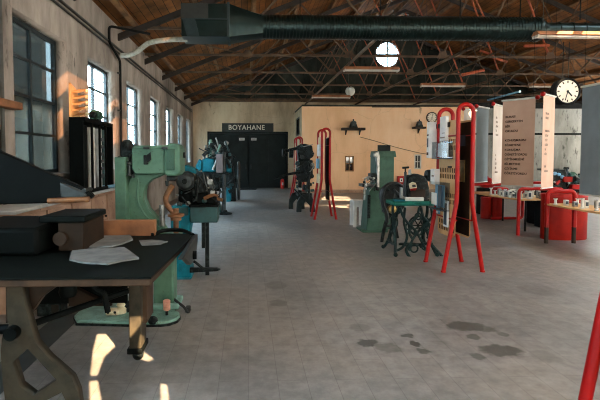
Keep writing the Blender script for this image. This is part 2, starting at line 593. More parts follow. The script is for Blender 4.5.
class Local:
    """pixel -> metres in a thing standing at depth d with its origin under pixel px0"""
    def __init__(s, px0, py0, d):
        s.d = d
        s.o = Vector((P(px0, py0, d).x, d, 0))
    def __call__(s, px, py):
        p = P(px, py, s.d)
        return (p.x - s.o.x, p.z)
    def v(s, px, py, y=0.0):
        x, z = s(px, py)
        return Vector((x, y, z))
# ------------------------------------------------------------------ the hall
XL, XR, YB, YF = -2.8, 16.7, 23.2, -5.0
RIDGE_X, EAVE_Z, SLOPE = 6.95, 4.4, 0.4
RIDGE_Z = EAVE_Z + (RIDGE_X - XL) * SLOPE
SA = math.atan(SLOPE)
SUN_D = Vector((-0.45, 0.75, -0.45)).normalized()      # the way the sunlight travels

def roof_z(x):
    return EAVE_Z + (x - XL) * SLOPE if x < RIDGE_X else RIDGE_Z - (x - RIDGE_X) * SLOPE

def to_roof(p):
    """follow the sunlight back from p to the roof"""
    p = Vector(p)
    best = None
    for side in (0, 1):
        # z = p.z - D.z t ; x = p.x - D.x t
        if side == 0:
            t = (EAVE_Z + (p.x - XL) * SLOPE - p.z) / (-SUN_D.z + SUN_D.x * SLOPE)
        else:
            t = (RIDGE_Z - (p.x - RIDGE_X) * SLOPE - p.z) / (-SUN_D.z - SUN_D.x * SLOPE)
        q = p - SUN_D * t
        if (side == 0 and q.x <= RIDGE_X) or (side == 1 and q.x >= RIDGE_X):
            best = q
    return best

bm = MB()
bm.span((XL - 0.4, YF - 0.3, -0.12), (XR + 0.4, YB + 0.3, 0.0))
struct(bm.build('floor', 'floor'))
s0, s1 = G(84, 307).x - 0.02, G(84, 307).x + 0.2
struct(MB().span((s0 - 0.16, 1.5, 0.0), (s1 - 0.12, 6.4, 0.004)).build('trim_1', 'strip'))

# left wall and its windows
WY0, WP, WW, WZ0, WZ1 = 5.53, 2.52, 1.62, 1.36, 3.38
wins = [(WY0 + WP * k, WY0 + WP * k + WW) for k in range(-4, 7)]
rect = lambda a, b, c, d: [(a, c), (b, c), (b, d), (a, d)]
struct(sheet('wall_left', rect(YF, YB + 0.3, -0.1, EAVE_Z + 0.05), [rect(a, b, WZ0, WZ1)[::-1] for a, b in wins], 0.25, 'plaster',
             matrix=Matrix.Translation((XL - 0.125, 0, 0)) @ MYZ))
GX = XL - 0.2
for i, (a, b) in enumerate(wins):
    m = MB()
    f = 0.055
    m.span((GX - 0.03, a, WZ0), (GX + 0.03, a + f, WZ1)).span((GX - 0.03, b - f, WZ0), (GX + 0.03, b, WZ1))
    m.span((GX - 0.03, a, WZ0), (GX + 0.03, b, WZ0 + f)).span((GX - 0.03, a, WZ1 - f), (GX + 0.03, b, WZ1))
    m.span((GX - 0.025, (a + b) / 2 - 0.022, WZ0), (GX + 0.025, (a + b) / 2 + 0.022, WZ1))
    for z in (1.92, 2.42, 2.91):
        m.span((GX - 0.02, a, z - 0.018), (GX + 0.02, b, z + 0.018))
    w = struct(m.build('window_%d' % (i + 1), 'frame'))
    MB().span((GX - 0.004, a + 0.02, WZ0 + 0.02), (GX + 0.004, b - 0.02, WZ1 - 0.02)).build('glass', 'glassdark' if i in (3, 4) else 'glass', w)
    MB().span((XL - 0.17, a - 0.02, WZ0 - 0.04), (XL + 0.06, b + 0.02, WZ0 + 0.005)).build('sill', 'plaster', w)

# end wall with the double door, and the dark gable over it with the round window
DX0, DX1, DZ = P(207.5, 180, YB).x, P(288, 180, YB).x, P(240, 131.5, YB).z
struct(sheet('wall_back', rect(XL - 0.4, XR + 0.4, -0.1, 4.5), [rect(DX0, DX1, -0.05, DZ)[::-1]], 0.3, 'back',
             matrix=Matrix.Translation((0, YB + 0.15, 0)) @ MXZ))
cw = P(387.5, 54.5, YB)
rw = (P(400.5, 54, YB).x - P(374.5, 54, YB).x) / 2
M['gable'] = mat_plaster('dark_gable_plaster', (52, 56, 50), (34, 38, 36), (70, 72, 62), 0.8)  # gable plaster in a much darker tone than the wall below
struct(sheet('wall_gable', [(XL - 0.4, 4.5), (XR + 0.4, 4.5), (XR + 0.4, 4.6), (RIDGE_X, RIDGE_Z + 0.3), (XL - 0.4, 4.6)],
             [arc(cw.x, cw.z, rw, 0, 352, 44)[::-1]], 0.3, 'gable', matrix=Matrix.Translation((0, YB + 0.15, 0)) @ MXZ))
m = MB()
m.tube([(cw.x + (rw - 0.03) * math.cos(R(9 * k)), YB + 0.02, cw.z + (rw - 0.03) * math.sin(R(9 * k))) for k in range(40)], 0.045, closed=True)
m.span((cw.x - 0.03, YB + 0.0, cw.z - rw), (cw.x + 0.03, YB + 0.04, cw.z + rw))
m.span((cw.x - rw, YB + 0.0, cw.z - 0.03), (cw.x + rw, YB + 0.04, cw.z + 0.03))
rwin = struct(m.build('window_20', 'frame'))
MB().cyl((cw.x, YB + 0.05, cw.z), (cw.x, YB + 0.06, cw.z), rw - 0.02, seg=40).build('glass', 'glass', rwin)

d = struct(MB().span((DX0, YB + 0.06, 0), (DX0 + 0.08, YB + 0.24, DZ)).span((DX0 - 0.3, YB + 0.22, -0.1), (DX1 + 0.3, YB + 0.29, DZ + 0.3)).span((DX1 - 0.08, YB + 0.06, 0), (DX1, YB + 0.24, DZ))
           .span((DX0, YB + 0.06, DZ - 0.08), (DX1, YB + 0.24, DZ)).build('door_1', 'door'))
xm = P(248.5, 160, YB).x
for k, (a, b) in enumerate(((DX0 + 0.09, xm - 0.012), (xm + 0.012, DX1 - 0.09))):
    m = MB().span((a, YB + 0.10, 0.0), (b, YB + 0.16, DZ - 0.09))
    for (u0, u1) in ((0.0, 0.5), (0.5, 1.0)):
        m.span((a + (b - a) * u0 + 0.05, YB + 0.085, 1.35), (a + (b - a) * u1 - 0.05, YB + 0.10, DZ - 0.2))
        m.span((a + (b - a) * u0 + 0.05, YB + 0.085, 0.15), (a + (b - a) * u1 - 0.05, YB + 0.10, 1.25))
    lf = m.build('door_leaf', 'door', d, bevel=0.006)
    hx = b - 0.12 if k == 0 else a + 0.12
    MB().cyl((hx, YB + 0.03, 0.98), (hx, YB + 0.03, 1.22), 0.016).cyl((hx, YB + 0.03, 1.0), (hx, YB + 0.09, 1.0), 0.012).cyl((hx, YB + 0.03, 1.2), (hx, YB + 0.09, 1.2), 0.012).build('door_handle', 'irongrey', lf)

# the ochre office built into the hall, and the whitewashed partition beside it
BY, BX0, BZ = 20.0, P(302, 150, 20.0).x, P(330, 106.5, 20.0).z
BX1 = P(468, 150, BY).x
D2 = (P(377.5, 150, BY).x, P(391, 150, BY).x, P(384, 145, BY).z)
w2 = [(P(a, 160, BY).x, P(b, 160, BY).x, P(a, d_, BY).z, P(a, c_, BY).z) for a, b, c_, d_ in ((345, 354, 156, 171.5), (414.5, 421.5, 154.5, 169))]
struct(sheet('wall_office_front', rect(BX0, BX1, 0, BZ), [rect(a, b, c_, d_)[::-1] for a, b, c_, d_ in w2] + [rect(D2[0], D2[1], 0.02, D2[2])[::-1]],
             0.2, 'ochre', matrix=Matrix.Translation((0, BY + 0.1, 0)) @ MXZ))
sw = (21.0, 22.6, P(298, 135, 21).z, P(298, 116, 21).z)
struct(sheet('wall_office_side', rect(BY + 0.2, YB, 0, BZ), [rect(*sw)[::-1]], 0.2, 'back', matrix=Matrix.Translation((BX0 + 0.1, 0, 0)) @ MYZ))
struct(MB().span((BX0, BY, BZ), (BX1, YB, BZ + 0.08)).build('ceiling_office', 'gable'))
struct(MB().span((BX0, BY - 0.015, 0), (BX1, BY, 0.14)).build('baseboard_office', 'cup'))
for i, (a, b, c_, d_) in enumerate(w2):
    f = 0.05
    m = MB().span((a, BY + 0.02, c_), (a + f, BY + 0.1, d_)).span((b - f, BY + 0.02, c_), (b, BY + 0.1, d_)).span((a, BY + 0.02, c_), (b, BY + 0.1, c_ + f)).span((a, BY + 0.02, d_ - f), (b, BY + 0.1, d_))
    m.span(((a + b) / 2 - 0.015, BY + 0.03, c_), ((a + b) / 2 + 0.015, BY + 0.08, d_)).span((a, BY + 0.03, (c_ + d_) / 2 - 0.015), (b, BY + 0.08, (c_ + d_) / 2 + 0.015))
    w = struct(m.build('window_%d' % (21 + i), 'purlin' if i == 0 else 'bench'))
    MB().span((a, BY + 0.07, c_), (b, BY + 0.08, d_)).build('glass', 'glassdark', w)
m = MB().span((BX0 + 0.02, sw[0], sw[2]), (BX0 + 0.08, sw[0] + 0.07, sw[3])).span((BX0 + 0.02, sw[1] - 0.07, sw[2]), (BX0 + 0.08, sw[1], sw[3]))
m.span((BX0 + 0.02, sw[0], sw[2]), (BX0 + 0.08, sw[1], sw[2] + 0.07)).span((BX0 + 0.02, sw[0], sw[3] - 0.07), (BX0 + 0.08, sw[1], sw[3])).span((BX0 + 0.02, 21.77, sw[2]), (BX0 + 0.08, 21.83, sw[3]))
w = struct(m.build('window_23', 'frame'))
MB().span((BX0 + 0.05, sw[0], sw[2]), (BX0 + 0.06, sw[1], sw[3])).build('glass', 'glassdark', w)
dd = struct(MB().span((D2[0], BY + 0.1, 0), (D2[1], BY + 0.16, D2[2])).build('door_2', 'door'))
struct(MB().span((BX1, 20.6, 0), (XR, 20.8, 3.85)).build('wall_partition', 'whitewash'))
struct(MB().span((BX1, 20.55, 2.62), (XR, 20.6, 2.72)).build('trim_2', 'darksteel'))
struct(MB().span((BX1, 20.5, 3.85), (XR, 20.9, 4.1)).build('trim_3', 'darksteel'))
struct(MB().span((XL - 0.2, YB - 0.16, 4.42), (XR, YB, 4.58)).build('trim_4', 'truss'))

# walls behind the camera and to the far right, with the openings that light the hall
rwins = [(-3.5 + 5.2 * k, 0.2 + 5.2 * k) for k in range(5)]
struct(sheet('wall_right', rect(YF, YB + 0.3, -0.1, EAVE_Z + 0.1), [rect(a, b, 1.0, 3.9)[::-1] for a, b in rwins], 0.4, 'plaster',
             matrix=Matrix.Translation((XR + 0.2, 0, 0)) @ MYZ))

# roof: boarded slopes on purlins; unseen gaps are cut in it to shape the sun patches
def on_slope(p):
    return ((p.x - XL) / math.cos(SA), p.y) if p.x < RIDGE_X else ((p.x - RIDGE_X) / math.cos(SA), p.y)
left_holes, right_holes, front_holes = [], [], []
def sun_gap(points):
    # low sun: some of it comes in through holes added to the unseen front gable
    f = [Vector(p) - SUN_D * ((Vector(p).y - YF) / SUN_D.y) for p in points]
    if all(v.z < roof_z(v.x) - 0.15 for v in f):
        h = [(v.x, v.z) for v in f]
        ar = sum(h[i][0] * h[(i + 1) % len(h)][1] - h[(i + 1) % len(h)][0] * h[i][1] for i in range(len(h)))
        front_holes.append(h[::-1] if ar > 0 else h)
        return
    q = [to_roof(p) for p in points]
    side = sum(v.x for v in q) / len(q) < RIDGE_X
    h = [on_slope(v) for v in q]
    ar = sum(h[i][0] * h[(i + 1) % len(h)][1] - h[(i + 1) % len(h)][0] * h[i][1] for i in range(len(h)))
    if ar > 0:
        h = h[::-1]
    (left_holes if side else right_holes).append(h)
sun_gap([G(97, 334), G(121, 333), G(117, 344), G(104, 357), G(97, 376), G(90, 376), G(93, 350)])
sun_gap([G(89, 381), G(98, 380), G(103, 408), G(90, 408)])
sun_gap([P(140, 334, 3.43), P(150, 333, 3.43), P(160, 357, 3.43), P(150, 361, 3.43), P(137, 353, 3.43)])
sun_gap([G(160.5, 383), G(167, 384), G(170, 408), G(161, 408)])
sun_gap([(XL, 6.6, 1.95), (XL, 11.3, 1.75), (XL, 11.3, 2.75), (XL, 6.6, 2.95)])
sun_gap([G(318, 200.2), G(354, 201.2), G(354, 196.8), G(328, 196)])
sun_gap([G(306, 206.5), G(352, 208.5), G(352, 204.6), G(306, 204)])
struct(sheet('wall_front', [(XL - 0.4, -0.1), (XR + 0.4, -0.1), (XR + 0.4, 4.5), (RIDGE_X, RIDGE_Z + 0.2), (XL - 0.4, 4.5)],
             [rect(-1.5, 5.0, 0.02, 4.0)[::-1], rect(7.0, 13.5, 1.0, 4.0)[::-1]] + front_holes, 0.02, 'plaster', matrix=Matrix.Translation((0, YF, 0)) @ MXZ))
L = (RIDGE_X - XL) / math.cos(SA)
c, s_ = math.cos(SA), math.sin(SA)
ML = Matrix(((c, 0, -s_, XL), (0, 1, 0, 0), (s_, 0, c, EAVE_Z + 0.05), (0, 0, 0, 1)))
MR = Matrix(((c, 0, s_, RIDGE_X), (0, 1, 0, 0), (-s_, 0, c, RIDGE_Z + 0.05), (0, 0, 0, 1)))
struct(sheet('ceiling_left_slope', rect(-0.6, L, YF - 0.3, YB + 0.3), left_holes, 0.06, 'boards', matrix=ML))
struct(sheet('ceiling_right_slope', rect(0, L + 0.6, YF - 0.3, YB + 0.3), right_holes, 0.06, 'boards', matrix=MR))
for k in range(8):
    x = XL + 0.35 + 1.3 * k
    z = roof_z(x) - 0.07
    struct(MB().box((x, (YF + YB) / 2, z), (0.09, YB - YF, 0.13), (0, -SA, 0)).build('purlin', 'purlin'))
    x = RIDGE_X + 1.25 + 1.3 * k
    z = roof_z(x) - 0.07
    struct(MB().box((x, (YF + YB) / 2, z), (0.09, YB - YF, 0.13), (0, SA, 0)).build('purlin', 'purlin'))

pane = sheet('sun_dimmer_pane', left_holes[0], [], 0.02, mat_glass('sun_dimming_glass', (168, 152, 140), (120, 110, 96), 0.1, 0.04), matrix=ML)  # added unseen pane that only dims the sun through this gap
struct(pane)
# outside, seen through the near windows
m = MB().span((-10.5, 8.0, 0), (-9.0, 20.6, 7.0))
tag(m.build('building', 'brick'), 'sooty brick building outside the nearest window', 'building')
t = thing('shed', 'pale rendered lean-to outside the nearest window, in front of the brick building', 'building', (-8.2, 15.2, 0))
MB().span((-0.7, -2.2, 0), (0.6, 2.6, 3.6)).build('wall', 'render', t)
MB().prism([(-0.8, 4.1), (0.75, 3.55), (0.75, 3.63), (-0.8, 4.18)], 'xz', -2.4, 2.8).build('roof', 'darksteel', t)
struct(MB().span((-40, -20, -0.3), (XL - 0.46, 60, -0.13)).build('ground_outside', 'render'))
# unseen walls added to block the sun at the front and right openings
struct(MB().span((-6, -8.0, -0.3), (19.5, -7.0, 5.6)).build('sun_block_front', 'render'))
struct(MB().span((18.5, -7.0, -0.3), (19.5, 26, 8.0)).build('sun_block_right', 'render'))

# ------------------------------------------------------------------ roof trusses
tz = 4.36
nodes_b = [0.0, 2.79, 5.4, 8.45, 11.1, 13.9]
nodes_t = [-1.4, 1.4, 4.1, 6.95, 9.8, 12.5, 15.3]
ordinal = ['first', 'second', 'third', 'fourth', 'fifth', 'sixth']
truss0 = None
for k in range(7):
    y = 9.95 + 2.51 * k if k < 6 else 7.44
    lab = 'brown steel roof truss nearest the camera, in front of the round duct' if k == 6 else '%s brown steel roof truss %s' % (ordinal[k], 'counting back from the round duct' if k else 'standing directly behind the round duct')
    if truss0 is not None:
        dup(truss0, (0, y, 0), 0, lab)
        continue
    t = thing('roof_truss', lab, 'truss', (0, y, 0), 0, 'roof trusses')
    MB().span((XL, -0.03, tz), (XR, 0.03, tz + 0.055)).build('bottom_chord', 'truss', t)
    for sgn in (0, 1):
        a = (XL - 0.05, roof_z(XL) - 0.22) if sgn == 0 else (XR + 0.05, roof_z(XR) - 0.22)
        b = (RIDGE_X, RIDGE_Z - 0.22)
        MB().prism([(a[0], a[1] - 0.09), (b[0], b[1] - 0.09), (b[0], b[1] + 0.05), (a[0], a[1] + 0.05)], 'xz', -0.04, 0.04).build('top_chord', 'rafter', t)
    tn = [(x, roof_z(x) - 0.26) for x in nodes_t]
    bn = [(x, tz + 0.03) for x in nodes_b]
    for i, b in enumerate(bn):
        for j, tt in enumerate((tn[i], tn[i + 1])):
            r = 0.028 if (i + j) % 2 else 0.018
            MB().cyl((b[0], 0, b[1]), (tt[0], 0, tt[1]), r, seg=8).build('strut', 'orange' if (i in (2, 3) and j == 0) else 'truss', t)  # a few struts coloured as if caught by the sun
        MB().prism([(b[0] - 0.16, tz - 0.03), (b[0] + 0.16, tz - 0.03), (b[0] + 0.08, tz + 0.16), (b[0] - 0.08, tz + 0.16)], 'xz', -0.045, -0.033).build('gusset', 'truss', t)
    truss0 = t
# runners under the trusses, tying them together along the hall
for x, nm in ((2.95, 'leftmost brown runner bar under the trusses, passing left of the round window'), (5.55, 'second brown runner bar from the left, passing right of the round window'),
              (8.6, 'third brown runner bar from the left under the trusses'), (12.2, 'fourth brown runner bar from the left, passing over the station clock')):
    m = MB().cyl((x, 9.4, tz - 0.045), (x, YB, tz - 0.045), 0.042, seg=8)
    tag(m.build('runner_bar', 'truss'), nm, 'beam', 'runner bars under the trusses')
t = thing('brace_rod', 'steel bracing rod coloured sunlit orange, slung between the trusses above the banners', 'brace', (0, 0, 0))
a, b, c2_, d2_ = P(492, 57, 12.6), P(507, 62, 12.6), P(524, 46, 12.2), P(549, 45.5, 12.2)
MB().cyl(P(462, 75, 13), P(484, 70, 13), 0.045, seg=8).build('rod', 'orange', t)  # orange colour stands for sunlight on the bars
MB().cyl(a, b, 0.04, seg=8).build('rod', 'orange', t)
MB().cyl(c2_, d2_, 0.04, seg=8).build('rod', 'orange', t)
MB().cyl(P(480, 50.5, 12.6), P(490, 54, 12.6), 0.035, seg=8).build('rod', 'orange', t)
MB().cyl(P(430, 83, 14), P(600, 4, 9.9), 0.03, seg=8).build('rail', 'truss', t)

# ------------------------------------------------------------------ duct
DY = 9.0
t = thing('ventilation_duct', 'long dark round ventilation duct crossing the hall under the roof', 'duct', (0, DY, 0))
def q(px, py, y=0.0):
    p = P(px, py, DY)
    return Vector((p.x, y, p.z))
ra = (q(400, 16.5).z - q(400, 40).z) / 2
c0, c1, c2 = q(263, 26), q(535, 30.5), q(640, 30)
zc = (c0.z + c1.z) / 2
rb = (q(560, 22).z - q(560, 34).z) / 2 + 0.02
prof = [(ra, 0)]
n = 84
for i in range(n):
    h0 = (c1.x - c0.x) * i / n
    w_ = (c1.x - c0.x) / n
    prof += [(ra, h0 + w_ * 0.1), (ra, h0 + w_ * 0.8), (ra + 0.009, h0 + w_ * 0.86), (ra + 0.009, h0 + w_ * 0.94), (ra, h0 + w_)]
MB().lathe(prof, (c0.x, 0, zc), 'x', 36).build('round_duct', 'duct', t)
prof = [(ra + 0.012, c1.x - c0.x - 0.02), (ra + 0.012, c1.x - c0.x + 0.05), (rb, c1.x - c0.x + 0.22)]
h = c1.x - c0.x + 0.22
n = 40
w_ = (XR - c0.x - h) / n
for i in range(n):
    prof += [(rb, h + w_ * (i + 0.1)), (rb, h + w_ * (i + 0.8)), (rb + 0.011, h + w_ * (i + 0.86)), (rb + 0.011, h + w_ * (i + 0.94))]
MB().lathe(prof, (c0.x, 0, zc), 'x', 30).build('reduced_duct', 'duct', t)
# square box and the square-to-round transition
bx0, bx1 = q(183.5, 24).x, q(229, 24).x
zt, zb = q(205, 8.5).z, q(205, 40.5).z
m = MB()
sq = []
hw = (zt - zb) / 2
bmv = m.bm
ringa, ringb = [], []
for k in range(32):
    a = 2 * math.pi * k / 32
    cu, su = math.cos(a), math.sin(a)
    f = min(1 / max(abs(cu), 1e-6), 1 / max(abs(su), 1e-6))
    ringa.append(bmv.verts.new((bx1, cu * f * hw, (zt + zb) / 2 + su * f * hw)))
    ringb.append(bmv.verts.new((c0.x, cu * ra, zc + su * ra)))
for k in range(32):
    bmv.faces.new((ringa[k], ringa[(k + 1) % 32], ringb[(k + 1) % 32], ringb[k]))
m.build('transition', 'duct', t)
MB().span((bx0, -hw, zb), (bx1, hw, zt)).build('plenum_box', 'duct', t, bevel=0.01)
zm = q(205, 23.2).z
MB().span((bx0 - 0.004, -hw - 0.015, zm), (q(209.5, 20).x, -hw + 0.05, zt - 0.01)).build('access_panel', 'ductpale', t)
MB().prism([(bx0 + 0.02, zm - 0.02), (q(197, 24).x, zm - 0.02), (q(201, 40).x, zb + 0.01), (q(189, 40).x, zb + 0.01)], 'xz', -hw - 0.012, -hw + 0.05).build('side_panel', 'ductteal', t)
MB().span((bx0, -hw - 0.02, zm - 0.02), (bx1 + 0.02, -hw, zm)).build('flange', 'ductteal', t)
MB().span((bx1 - 0.025, -hw - 0.03, zb - 0.02), (bx1 + 0.025, hw + 0.03, zt + 0.02)).build('flange', 'ductteal', t)
for px in (225, 300, 380, 460, 520, 580):
    x = q(px, 20).x
    MB().cyl((x, 0, zc + 0.2), (x, 0, roof_z(x)), 0.012, seg=6).build('hanger_rod', 'darksteel', t)
pts = smooth_path([P(187, 39.5, 9.0), P(172, 39.5, 9.05), P(155, 41.5, 9.1), P(147, 44, 9.15), P(138, 51, 9.2), P(129, 55, 9.25), P(121, 55.5, 9.3)], 5)
tag(MB().tube(pts, 0.05, 10).build('flexible_hose', 'hose'), 'pale flexible hose drooping from the duct box to the left wall', 'hose')

# pipes on the left wall
for (px, py, px2, py2, rr, nm) in ((62, 0, 176, 94, 0.024, 'upper dark conduit running along the top of the left wall'),
                                   (55, 0, 174, 96, 0.018, 'lower thin grey conduit running along the left wall under the upper one')):
    ratio = (157 - py) / (248 - px)
    zz = 1.6 + ratio * 2.74
    tag(MB().cyl((-2.77, -4, zz), (-2.77, 22.5, zz), rr, seg=10).build('conduit', 'pipe'), nm, 'pipe', 'conduits along the left wall')
t = thing('drop_pipe', 'grey pipe dropping down the left wall between the second and third windows', 'pipe', (0, 0, 0))
yy = 9.86
MB().tube(rounded([(-2.74, yy, 1.2), (-2.74, yy, P(118, 61, yy).z), (-2.74, yy - 0.75, P(111, 51, yy).z), (-2.74, yy - 0.75, P(111, 36, yy).z), P(150, 34, yy - 0.3)], 0.08), 0.026).build('pipe_run', 'darksteel', t)
for z in (1.6, 2.6, 3.4):
    MB().box((-2.77, yy, z), (0.06, 0.09, 0.03)).build('clip', 'pipe', t)
tag(MB().cyl((-2.765, 5.2, 0), (-2.765, 5.2, 4.3), 0.022, seg=10).build('drain_pipe', 'pipe'), 'thin rusty pipe upright on the left wall, nearest the camera', 'pipe')
tag(MB().span((-2.8, 4.3, P(10, 107, 5.1).z), (-2.66, 5.45, P(10, 99, 5.1).z)).build('wall_shelf', 'wood', bevel=0.008), 'short brown board fixed to the left wall at far left', 'shelf')
t = thing('notice', 'small dark framed notice on the left wall beside the nearest window', 'notice', (-2.8, 5.1, P(5, 140, 5.15).z))
MB().span((0, -0.16, -0.12), (0.018, 0.16, 0.12)).build('frame', 'frame', t, bevel=0.004)
MB().span((0.018, -0.13, -0.095), (0.021, 0.13, 0.095)).build('print', 'wooddark', t)
t = thing('wall_switch', 'white wall switch on the pier after the nearest window', 'switch', (-2.8, 7.25, P(74, 160, 7.25).z))
MB().span((0, -0.05, -0.075), (0.03, 0.05, 0.075)).build('plate', 'white', t, bevel=0.008)
MB().span((0.03, -0.018, -0.03), (0.042, 0.018, 0.03)).build('rocker', 'cream', t, bevel=0.004)

# ------------------------------------------------------------------ fluorescent fittings
def lamp(px0, px1, py, d, lab, first=[None]):
    a, b = P(px0, py, d), P(px1, py, d)
    ln = b.x - a.x
    if first[0] is None or abs(first[0]['len'] - ln) > 0.02:
        t = thing('ceiling_light', lab, 'lamp', ((a.x + b.x) / 2, d, a.z), 0, 'hanging fluorescent lights')
        MB().prism([(-0.12, 0.0), (0.12, 0.0), (0.05, 0.075), (-0.05, 0.075)], 'yz', -ln / 2, ln / 2).build('housing', 'lampbody', t)
        MB().cyl((-ln / 2 + 0.03, -0.05, -0.022), (ln / 2 - 0.03, -0.05, -0.022), 0.019).build('tube', 'lampwhite', t)
        MB().cyl((-ln / 2 + 0.03, 0.05, -0.022), (ln / 2 - 0.03, 0.05, -0.022), 0.019).build('tube', 'lampwhite', t)
        for sx in (-1, 1):
            MB().span((sx * (ln / 2 - 0.03), -0.09, -0.05), (sx * ln / 2, 0.09, 0.0)).build('end_cap', 'lampwhite', t)
            x = sx * (ln / 2 - 0.15)
            MB().cyl((x, 0, 0.07), (x, 0, roof_z((a.x + b.x) / 2 + x) - a.z), 0.005, seg=5).build('hanging_cable', 'pipe', t)
lamp(344, 398.5, 69.5, 12.1, 'fluorescent light hanging just below the round window')
lamp(312, 350, 97, 17.2, 'small far fluorescent light above the left end of the ochre wall')
lamp(421, 464.5, 85.5, 14.7, 'fluorescent light hanging above the tall red display stand')
lamp(531, 577, 86, 14.9, 'fluorescent light partly hidden behind the station clock')
lamp(535, 622, 35.5, 8.5, 'nearest fluorescent light, at right under the thin end of the duct')
def fittings(t, q, box, y0, n, seed, rmax, mats=('irondark', 'steel', 'iron', 'teal', 'irongrey', 'irondark')):
    """small rods, knobs, nuts and plates over the working face of a machine"""
    rd = random.Random(seed)
    for k in range(n):
        px, py = rd.uniform(box[0], box[2]), rd.uniform(box[1], box[3])
        m_ = mats[rd.randrange(len(mats))]
        r = rmax * rd.uniform(0.35, 1.0)
        p = q.v(px, py, y0)
        kind = k % 4
        if kind == 0:
            a = rd.uniform(0, math.pi)
            v = Vector((math.cos(a), rd.uniform(-0.3, 0.3), math.sin(a))) * r * rd.uniform(2.0, 4.5)
            MB().cyl(p - v - Vector((0, r, 0)), p + v - Vector((0, r, 0)), r * 0.32, seg=10).build('rod', m_, t)
        elif kind == 1:
            MB().lathe([(r * 0.2, -r * 1.2), (r * 0.8, -r), (r, -r * 0.4), (r, r * 0.6), (r * 0.5, r)], p, 'y', 14).build('knob', m_, t)
        elif kind == 2:
            MB().box(p, (r * rd.uniform(1.2, 2.6), r * 1.6, r * rd.uniform(1.0, 2.4)), (0, rd.uniform(-0.4, 0.4), 0)).build('bracket', m_, t, bevel=r * 0.15)
        else:
            MB().lathe([(r * 0.5, -r * 0.9), (r * 1.2, -r * 0.6), (r * 1.2, r * 0.1), (r * 0.4, r * 0.3)], p, 'x', 14).build('pulley', m_, t)

# ------------------------------------------------------------------ board cutter in the near left corner
t = thing('board_cutter', 'big dark iron board cutter with long blade arm, filling the near left corner', 'machine', (0, 0, 0))
TZ = 0.90
xr0, xr1 = G(151, 277, TZ), G(194.5, 233.5, TZ)
y0, y1 = xr0.y, xr1.y
MB().prism([(-2.15, y0), (xr0.x, y0), (xr0.x + 0.02, y0 + 0.3), (xr1.x, y1), (-2.15, y1)], 'xy', TZ - 0.012, TZ).build('table_top', 'tabletop', t)
MB().prism([(-2.14, y0 + 0.005), (xr0.x - 0.005, y0 + 0.005), (xr0.x + 0.01, y0 + 0.3), (xr1.x - 0.01, y1 - 0.005), (-2.14, y1 - 0.005)], 'xy', TZ - 0.055, TZ - 0.012).build('table_edge', 'edge', t, bevel=0.006)
MB().span((-2.1, y0 + 0.75, 0.66), (-0.72, y0 + 0.81, TZ - 0.055)).build('apron', 'cutter', t)
MB().span((-2.0, 4.0, 0.30), (P(127, 300, 4.0).x, 4.03, TZ - 0.06)).build('back_skirt', 'cutter', t)
# hanging side gauge on the right edge
MB().prism([(3.15, TZ - 0.02), (y1, TZ + 0.0), (y1 + 0.02, TZ - 0.06), (3.95, TZ - 0.2), (3.62, TZ - 0.17), (3.3, TZ - 0.05)], 'yz', xr1.x - 0.01, xr1.x + 0.03).build('side_gauge', 'irongrey', t, bevel=0.008)
MB().cyl((xr1.x + 0.0, 3.75, TZ - 0.12), (xr1.x + 0.06, 3.75, TZ - 0.12), 0.035).build('gauge_knob', 'cutter', t)
MB().tube(smooth_path([G(152, 236, TZ) + Vector((0, 0, .01)), G(165, 232.5, TZ) + Vector((0, 0, .02)), G(182, 232, TZ) + Vector((0, 0, .015)), G(193, 235, TZ)], 5), 0.018, 8).build('back_rail', 'cutter', t)
# wooden fence
f0, f1 = P(97, 236, 4.02), P(155.5, 220, 4.02)
MB().span((f0.x - 0.25, 4.0, TZ), (f1.x, 4.07, f1.z)).build('fence_plank', 'wood', t, bevel=0.006)
# right leg with its ball foot
lx0, lx1 = P(129, 340, 3.43).x, P(141, 340, 3.43).x
MB().span((lx0, 3.43, 0.1), (lx1, 3.62, TZ - 0.05)).build('leg', 'legpaint', t, bevel=0.01)
MB().span((lx1 - 0.03, 3.5, 0.3), (lx1 + 0.03, 3.74, TZ - 0.05)).build('leg_flange', 'edge', t, bevel=0.006)
MB().span((lx0 - 0.015, 3.42, 0.085), (lx1 + 0.01, 3.64, 0.13)).build('foot_plate', 'cutter', t, bevel=0.006)
MB().ball(((lx0 + lx1) / 2, 3.52, 0.045), 0.045).cyl(((lx0 + lx1) / 2, 3.52, 0.06), ((lx0 + lx1) / 2, 3.52, 0.1), 0.02).build('ball_foot', 'iron', t)
# cast iron A-shaped side frame
D_ = 2.72
l = lambda px, py: (P(px, py, D_).x, P(px, py, D_).z)
outer = [l(7, 283), l(22, 283), l(25, 305), l(30, 322), l(36, 343), l(49, 358), l(63, 370), l(72, 378), l(78, 392), l(82, 419), l(66, 419), l(67, 403), l(62, 392),
         l(33, 407), l(20, 419), l(2, 419), l(6, 405), l(3, 380), l(1, 350), l(3, 335), l(9, 325), l(7, 305)]
hole = [l(13, 362), l(28, 348), l(44, 366), l(57, 380), l(33, 396), l(20, 386)]
sheet('side_frame', outer, [hole], 0.07, 'legpaint', t, matrix=Matrix.Translation((0, D_ + 0.03, 0)) @ MXZ)
h0 = P(15, 331, D_)
MB().cyl((h0.x, D_ - 0.06, h0.z), (h0.x, D_ + 0.1, h0.z), 0.04).build('pivot_hub', 'cutter', t)
MB().cyl((-2.05, D_ + 0.03, h0.z), (h0.x, D_ + 0.03, h0.z), 0.03).cyl((h0.x, D_ + 0.03, h0.z), (lx0 + 0.02, 3.5, h0.z + 0.02), 0.022).build('tie_bar', 'cutter', t)
